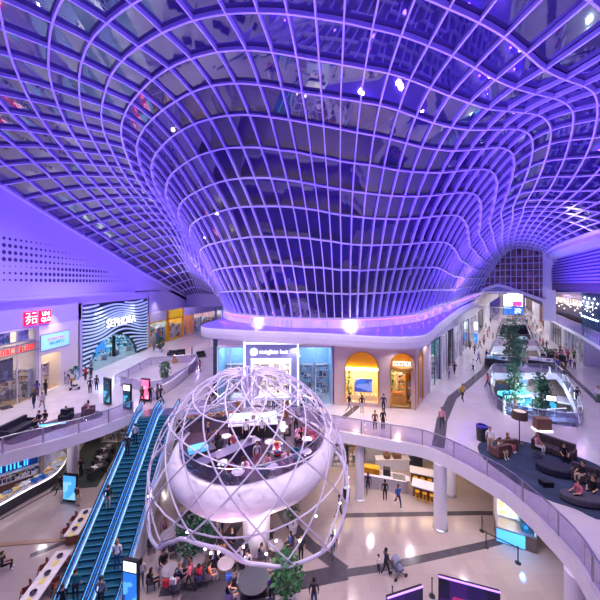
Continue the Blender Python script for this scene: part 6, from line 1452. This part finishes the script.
PEOPLE = [
 # px, py, level, pose, heading, top, bottom, hair, label
 (37, 397, U, 'stand', 20, 'purple', 'dark', 'long', 'person in purple jacket standing before the clothing shop, left of a pair'),
 (45.6, 396, U, 'stand', -20, 'black', 'dark', 'short', 'person in black standing before the clothing shop, right of a pair'),
 (34, 408, U, 'walk', 60, 'dark', 'navy', 'long', 'person in dark clothes walking left behind the gallery seats'),
 (42, 410, U, 'stride', 240, 'light', 'grey', 'short', 'person in pale jacket walking right behind the gallery seats'),
 (68, 389, U, 'push', -60, 'light', 'light', 'short', 'person in pale top pushing a dark stroller near the pale blue screen'),
 (85.5, 381, U, 'stand', 90, 'red', 'dark', 'short', 'person in dark red jacket at the left foot of the striped facade'),
 (91, 379.5, U, 'stand', 180, 'black', 'black', 'short', 'person in black beside the one in dark red at the striped facade'),
 (90, 394, U, 'stand', 10, 'navy', 'black', 'short', 'person in navy standing left of the cyan totem, nearer of two'),
 (96.5, 391, U, 'stand', 0, 'dark', 'black', 'short', 'slim person in dark clothes right next to the cyan totem'),
 (142, 404, U, 'walk', 0, 'brown', 'dark', 'long', 'person in brown walking beside the pink screen at the escalator top'),
 (150.5, 402, U, 'stride', 200, 'black', 'denim', 'short', 'person in black stepping out right of the pink screen'),
 (160.5, 402.5, U, 'walk', -90, 'dark', 'black', 'short', 'person in dark coat walking right past the escalator top'),
 (157.5, 401.5, U, 'stand', 90, 'grey', 'dark', 'long', 'person in grey close behind the dark coated walker at the escalator top'),
 (154, 352, U, 'walk', 30, 'blue', 'denim', 'short', 'person in blue walking before the turquoise toy shop window'),
 (192, 357, U, 'stand', 120, 'purple', 'dark', 'long', 'person in purple standing at the corner of the left glass enclosure'),
 (200, 372, U, 'walk', 60, 'rose', 'dark', 'long', 'person in rose leaning along the white curved parapet at left'),
 (209, 409, U, 'stand', 170, 'black', 'dark', 'short', 'person in black at the left corner of the central shops, behind the cage'),
 (213, 405, U, 'stand', 190, 'dark', 'grey', 'long', 'second person in dark clothes at the left corner of the central shops'),
 (236, 402, U, 'walk', 170, 'rose', 'brown', 'long', 'person in rose and brown walking before the left pale blue shop window'),
 (248, 396, U, 'stand', 10, 'black', 'black', 'short', 'person in black at the left jamb of the white framed portal'),
 (263, 411, U, 'stand', 0, 'light', 'white', 'long', 'person in pale lavender at the left of the group under the timber frame'),
 (269, 410, U, 'stand', 30, 'navy', 'dark', 'short', 'person in navy, second from left in the group under the timber frame'),
 (273.5, 411, U, 'stand', -30, 'black', 'denim', 'short', 'person in black in the middle of the group under the timber frame'),
 (278, 410, U, 'stand', 180, 'blue', 'dark', 'long', 'person in blue in the group under the timber frame'),
 (283.5, 411, U, 'stand', 40, 'dark', 'navy', 'short', 'person in dark jacket at the right of the group under the timber frame'),
 (302, 415, U, 'walk', 0, 'navy', 'black', 'short', 'person in navy walking at the right side of the cage, leftmost of three'),
 (313, 409, U, 'stride', 160, 'dark', 'denim', 'short', 'person in dark top right of the cage before the right shop window'),
 (319, 421, U, 'walk', 200, 'purple', 'navy', 'long', 'person in dark purple near the balustrade right of the cage'),
 (308, 404, U, 'stand', 90, 'light', 'grey', 'short', 'person in pale grey by the right jamb of the white framed portal'),
 (349, 412.5, U, 'stride', -80, 'black', 'grey', 'short', 'person in black striding right before the first yellow arch'),
 (362, 413, U, 'stand', 170, 'dark', 'light', 'long', 'person in dark top standing before the screen in the yellow arch'),
 (383.5, 413, U, 'stand', 150, 'navy', 'dark', 'long', 'person in navy between the two yellow arches'),
 (375, 431, U, 'stand', 180, 'brown', 'black', 'short', 'person in brown leaning at the glass balustrade before the yellow arches'),
 (383, 430.5, U, 'stand', 200, 'black', 'black', 'short', 'person in black beside the brown one at the glass balustrade'),
 (442, 428, U, 'walk', 150, 'pink', 'navy', 'short', 'person in pink shirt walking by the dark floor band'),
 (462.5, 401, U, 'walk', 180, 'yellow', 'dark', 'long', 'person in yellow jacket walking down the middle of the upper floor'),
 (488, 389, U, 'stride', 40, 'red', 'black', 'long', 'person in red at the left glass of the island opening'),
 (577, 404.5, U, 'walk', 170, 'black', 'navy', 'short', 'person in black walking at the right of the island opening'),
 (564, 383, U, 'stand', 100, 'dark', 'light', 'short', 'person leaning on the glass at the right side of the island opening'),
 (550, 378, U, 'walk', 60, 'white', 'white', 'long', 'person in white on the walkway behind the island opening'),
 (598, 404, U, 'stand', 180, 'white', 'green', 'short', 'person in white cut by the right edge beside the shops'),
 (490, 451, U, 'stand', 150, 'white', 'beige', 'short', 'person in white standing behind the first tan armchair'),
 (449, 379, U, 'walk', 180, 'light', 'grey', 'short', 'person in pale grey before the white poster shop, left of a pair'),
 (454.5, 375, U, 'walk', 180, 'dark', 'black', 'long', 'person in dark clothes before the white poster shop, right of a pair'),
 (473, 372, U, 'walk', 190, 'white', 'navy', 'short', 'person in white top walking beside the dark floor band in the mall'),
 (478.5, 363, U, 'stride', 180, 'light', 'navy', 'short', 'person in pale top and navy trousers behind the white topped walker'),
 (474.5, 354.5, U, 'walk', 180, 'dark', 'dark', 'short', 'person in dark clothes in the left mall aisle, third from the floor band'),
 (470, 350, U, 'walk', 170, 'brown', 'black', 'long', 'person in brown in the left mall aisle near the pale shop'),
 (486.5, 361, U, 'stand', 90, 'navy', 'black', 'short', 'person in navy at the left rail of the second mall opening'),
 (484.5, 339, U, 'walk', 0, 'white', 'denim', 'short', 'person in white top far up the left mall aisle, left of three'),
 (487.5, 338, U, 'walk', 10, 'rose', 'dark', 'long', 'person in rose top far up the left mall aisle, middle of three'),
 (493, 341, U, 'stand', 60, 'black', 'black', 'short', 'person in black far up the left mall aisle, right of three'),
 (481.5, 323, U, 'walk', 180, 'navy', 'dark', 'short', 'small distant person in navy by the lit blade sign'),
 (490.5, 323, U, 'walk', 0, 'dark', 'black', 'long', 'small distant person in dark coat right of the lit blade sign'),
 (558, 371, U, 'stand', 180, 'blue', 'navy', 'short', 'person in bright blue in front of the crowd by the terrace shops'),
 (565.5, 371, U, 'walk', 170, 'black', 'brown', 'long', 'person in black second along the front of the crowd'),
 (570, 369.5, U, 'walk', 190, 'purple', 'denim', 'short', 'person in purple third along the front of the crowd'),
 (574.5, 369, U, 'stand', 180, 'white', 'black', 'short', 'person in white at the right end of the front of the crowd'),
 (554.5, 368, U, 'walk', 160, 'beige', 'white', 'long', 'person in beige at the left end of the front of the crowd'),
 (556.5, 362, U, 'stand', 180, 'rose', 'dark', 'long', 'person in rose in the second row of the crowd, left'),
 (562, 361, U, 'stand', 0, 'pink', 'grey', 'long', 'person in pink in the second row of the crowd, middle'),
 (568, 361, U, 'stand', 90, 'red', 'black', 'short', 'person in red in the second row of the crowd, right'),
 (574, 361, U, 'stand', 180, 'green', 'black', 'short', 'person in dark green at the right end of the second crowd row'),
 (560, 354, U, 'walk', 180, 'brown', 'dark', 'short', 'person in brown at the back of the crowd, left'),
 (566, 354, U, 'walk', 170, 'light', 'rose', 'long', 'person in pale top at the back of the crowd, middle'),
 (572, 354, U, 'walk', 190, 'dark', 'dark', 'short', 'person in dark clothes at the back of the crowd, right'),
 (546.5, 350, U, 'walk', 190, 'navy', 'dark', 'short', 'person in navy walking alone left of the crowd'),
 (535.5, 338, U, 'walk', 0, 'white', 'navy', 'short', 'distant person in white on the right mall aisle'),
 (531, 333, U, 'walk', 180, 'rose', 'black', 'long', 'distant person in rose on the right mall aisle'),
 (540, 343, U, 'stand', 40, 'grey', 'black', 'short', 'distant person in grey at the right rail of the second opening'),
 (527, 325, U, 'walk', 180, 'dark', 'dark', 'short', 'tiny distant person in dark clothes at the right rail of the far opening'),
 (533, 328, U, 'walk', 0, 'blue', 'dark', 'short', 'tiny distant person in blue near the right shops of the mall'),
 # lower floor
 (333, 556, D, 'walk', 180, 'navy', 'denim', 'short', 'person in navy hooded top walking right of the cage'),
 (386, 576, D, 'push', -70, 'navy', 'dark', 'short', 'tall person in navy t-shirt pushing a grey stroller on the lower floor'),
 (368, 493, D, 'walk', 170, 'navy', 'navy', 'long', 'person in navy by the white column, leftmost of three at the cafe'),
 (385, 501.5, D, 'stand', 0, 'black', 'black', 'short', 'person in black shorts before the cafe counter, middle of three'),
 (398, 507, D, 'stride', 190, 'blue', 'navy', 'long', 'person in blue before the cafe counter, rightmost of three'),
 (314, 610, D, 'stand', 0, 'dark', 'denim', 'short', 'person in dark shirt cut by the bottom edge right of the plant'),
 (60.5, 494, D, 'walk', 150, 'black', 'black', 'short', 'person in black walking at the end of the curved counter'),
 (77, 507, D, 'stand', -20, 'brown', 'beige', 'short', 'person in brown holding a bag beside the cyan screen on the lower floor'),
 (81, 477, D, 'stand', 180, 'dark', 'black', 'short', 'person in dark clothes in shadow right of the white column at left'),
 (340, 519, D, 'walk', 90, 'dark', 'dark', 'short', 'person in dark clothes half hidden by the right edge of the cage'),
 (128, 598, D, 'stand', 160, 'white', 'denim', 'short', 'person in white at the foot of the escalators beside the tall totem'),
 (141, 588, D, 'stand', 20, 'light', 'grey', 'long', 'person in pale clothes right of the tall totem'),
 (217, 545, D, 'stand', 180, 'grey', 'dark', 'short', 'person in grey standing in the shadow below the pod, left'),
 (190, 590, D, 'walk', 100, 'rose', 'dark', 'long', 'person in rose walking through the food court at the bottom'),
 (301, 562, D, 'stand', 200, 'dark', 'black', 'short', 'person in dark clothes at the right rim of the cage by the tall plant'),
 (272, 605, D, 'stand', 180, 'purple', 'black', 'long', 'person in purple cut by the bottom edge left of the leafy plant'),
]
for px, py, z, pose, hd, tp_, bt_, hr, lab in PEOPLE:
    person(at(px, py, z) + Vector((0, 0, .012)), pose, hd, tp_, bt_, lab, hr)
person(at(378.5, 574, LOW), 'stand', -60, 'white', 'dark', 'small child in white beside the tall person with the stroller', 'short', .68)
# escalator riders
def on_esc(xoff, s):
    p = BOT + Vector((math.cos(erz) * xoff, math.sin(erz) * xoff, 0)) + ed.normalized() * s
    p.z = LOW + eprof(s) + .06; return p
for xo, s, pose, hd, tp_, bt_, lab in ((-.86, 10.2, 'stand', 8, 'light', 'navy', 'rider in pale blue top high on the left escalator'), (-1.1, 9.3, 'stand', 8, 'black', 'dark', 'rider in black just below the pale blue rider on the left escalator'),
                                       (-.95, 5.9, 'stand', 8, 'black', 'beige', 'rider in black t-shirt and beige shorts midway on the left escalator'), (-.75, 1.9, 'stand', 8, 'teal', 'dark', 'rider in teal near the bottom of the left escalator'),
                                       (-1.1, 1.4, 'stand', 20, 'black', 'black', 'rider in black at the bottom left of the left escalator'), (.9, 2.9, 'stand', 8, 'white', 'denim', 'rider in white shirt low on the right escalator'),
                                       (.7, 1.5, 'stand', 8, 'grey', 'dark', 'rider in grey at the bottom of the right escalator')):
    person(on_esc(xo, s), pose, hd, tp_, bt_, lab)
# seated visitors
def seated(loc, hd, tp_, bt_, lab, hr='short', z=0.0):
    p = Vector(loc); person((p.x, p.y, p.z + z), 'sit', hd, tp_, bt_, lab, hr)
for px, py, lv, hd, tp_, bt_, hr, lab in (
 (500, 456, U, 200, 'beige', 'beige', 'short', 'person in beige reclining in the first tan armchair'), (507.5, 450, U, 210, 'dark', 'rose', 'long', 'person in dark top seated in the second tan armchair'),
 (537, 451, U, 200, 'pink', 'white', 'long', 'person in pale pink seated at the left end of the long brown sofa'), (564, 461, U, 150, 'black', 'black', 'short', 'person in black hunched at the right end of the long brown sofa'),
 (583, 482, U, 100, 'dark', 'beige', 'short', 'person in dark top seated in the armchair at the right of the carpet'), (579, 502, U, 90, 'rose', 'dark', 'long', 'person resting on the grey ottoman near the front of the carpet'),
 (593, 498, U, 120, 'black', 'dark', 'short', 'person in black at the far right edge of the lounge'),
 (39, 426, U, 160, 'black', 'dark', 'short', 'person in black seated on the gallery sofa, left of two'), (45, 424.5, U, 190, 'dark', 'navy', 'long', 'person in dark hood seated at the right end of the gallery sofa'),
 (66, 420, U, 20, 'navy', 'black', 'short', 'person in navy seated in the round armchair with back to the rail'), (88, 414.5, U, 150, 'pink', 'grey', 'long', 'person in pink seated in the plum armchair on the gallery mat'),
 (2, 572, D, -60, 'black', 'black', 'short', 'person in black seated alone at the left edge of the lower floor')):
    seated(at(px, py, lv), hd, tp_, bt_, lab, hr, 0)
ftc = ['white', 'dark', 'black', 'pink', 'white', 'red', 'grey', 'navy', 'light', 'rose', 'orange', 'dark', 'black', 'white', 'blue', 'dark', 'grey', 'white']
fi = 0
cr2 = random.Random(8)
for i, (px, py, lab) in enumerate(ft):
    c = lo(px, py)
    for q in range(4):
        a_ = q * PI / 2 + .6 + cr2.uniform(-.2, .2); R_ = 1.0 if i != 5 else 1.4
        if (i * 4 + q) % 4 == 3 and i not in (0, 1): continue
        if i in (6, 7) and q > 1: continue
        p = c + Vector((math.cos(a_) * R_, math.sin(a_) * R_, 0)); col_ = ftc[fi % len(ftc)]; fi += 1
        tbl = ('with white seated people', 'crowded with bags', 'with the blue bag', 'left of the stem', 'right of the stem', 'at bottom centre', 'near the escalator', 'in pod shadow')[i]
        seated(p, math.degrees(a_) + 90, col_, ('dark', 'navy', 'grey')[fi % 3], 'seated diner in %s, %s side of the food court table %s' % (col_, ('far right', 'far left', 'near left', 'near right')[q], tbl), 'long' if fi % 3 == 0 else 'short')
for px, py, hd, tp_, bt_, lab in ((301, 444, 120, 'black', 'navy', 'cafe guest in black seated at the right of the pod'), (305, 440, 200, 'rose', 'dark', 'cafe guest in rose seated at the back right of the pod'), (290, 440, 100, 'black', 'black', 'cafe guest in black beside the timber post of the pod'),
                                  (268, 472, 150, 'pink', 'white', 'cafe guest in pink seated at the front of the pod'), (288, 470, 30, 'light', 'grey', 'cafe guest in pale top in the pink tub chair')):
    seated(at(px, py, .03), hd, tp_, bt_, lab, 'long')
for px, py, hd, tp_, bt_, lab in ((216, 455, 90, 'black', 'black', 'waiter in black standing at the left of the pod floor'), (246, 443, 180, 'white', 'black', 'barista in white behind the service counter of the pod'), (262, 441, 170, 'white', 'dark', 'second barista in white at the service counter'),
                                  (208, 447, 120, 'navy', 'black', 'person in navy standing by the left rim of the pod'), (257, 467, 200, 'light', 'rose', 'guest in pale top standing near the front of the pod'), (296, 434, 180, 'dark', 'black', 'person in dark clothes at the back right of the pod')):
    person(at(px, py, .03), 'stand', hd, tp_, bt_, lab, 'short')
for px, py, hd, tp_, bt_, lab in ((215, 478, 60, 'dark', 'navy', 'cafe guest in dark clothes at the front left table of the pod'), (229, 479, 200, 'red', 'dark', 'cafe guest in red between the two front tables of the pod'), (243, 477, 90, 'white', 'grey', 'cafe guest in white closest to the front rim of the pod'),
                                  (218, 449, 20, 'navy', 'black', 'cafe guest in navy behind the long timber unit, left'), (234, 449, 190, 'rose', 'dark', 'cafe guest in rose behind the long timber unit, right')):
    seated(at(px, py, .03), hd, tp_, bt_, lab, 'long')
far = [(478, 334), (474, 338), (481, 331), (486, 329), (489, 333), (484, 345), (480, 349), (492, 318), (496, 316), (488, 316), (494, 313), (499, 311), (485, 318),
       (528, 317), (531, 321), (525, 314), (535, 325), (529, 311), (537, 331), (541, 335), (533, 316), (522, 309), (526, 309), (543, 347)]
for i, (px, py) in enumerate(far):
    left = px < 510; c_ = ('dark', 'white', 'navy', 'grey', 'black', 'rose')[i % 6]
    person(at(px, py, .012), ('walk', 'stride', 'stand')[i % 3], (i * 137) % 360, c_, 'dark', 'tiny distant shopper in %s in the %s aisle of the far mall' % (c_, 'left' if left else 'right'), 'short', None, None, 'distant shoppers in the far mall')
# strollers and small things people carry
def stroller(label, loc, rz, m):
    t = thing('stroller', label, 'stroller', loc, rz)
    MB().box(-.2, -.3, .42, .2, .3, .5).box(-.2, -.32, .5, .2, -.24, .95).build('seat', m, t)
    pts = [(0, .3 * math.cos(a) - .05, .85 + .28 * math.sin(a)) for a in [PI * k / 8 for k in range(3, 9)]]
    MB().ribbon(pts, .42, .03, [(0, p[1], p[2] - .8) for p in pts]).build('canopy', m, t)
    MB().tube([(-.2, -.6, 1.02), (-.2, -.2, .6), (-.2, .4, .12)], .016, 5).tube([(.2, -.6, 1.02), (.2, -.2, .6), (.2, .4, .12)], .016, 5).tube([(-.2, -.6, 1.02), (.2, -.6, 1.02)], .018, 5).tube([(-.2, .2, .5), (-.2, -.35, .12)], .014, 5).tube([(.2, .2, .5), (.2, -.35, .12)], .014, 5).build('frame', M_black, t)
    for sx in (-.23, .23):
        for y in (-.35, .4):
            wl = MB().lathe([(.03, -.02), (.11, -.02), (.11, .02), (.03, .02)], 12).build('wheel', M_dark, t, loc=(sx, y, .11)); wl.rotation_euler = (0, PI / 2, 0)
    return t
stroller('grey stroller with pale canopy pushed by the tall person on the lower floor', at(398, 576, LOW), -1.2, mat('stroller_grey', '#7c8098', .8))
stroller('dark stroller before the pale blue screen on the upper floor', at(74.5, 389.5), -1.05, M_seat)
for px, py, z, c, lab in ((229, 580, .74, 'blue', 'bright blue bag on the food court table beneath the cage arch'), (199, 574, .74, 'red', 'red bag on the crowded food court table'), (173, 584, .74, 'white', 'white paper bag on the lower left food court table'), (166, 586, .74, 'red', 'red box on the lower left food court table')):
    p = at(px, py, LOW + z); t = thing('shopping_bag', lab, 'bag', p); MB().box(-.16, -.09, 0, .16, .09, .34).build('bag_body', cloth(c), t)
    MB().tube([(-.08, 0, .33), (-.06, 0, .45), (.06, 0, .45), (.08, 0, .33)], .01, 4).build('handle', M_dark, t)
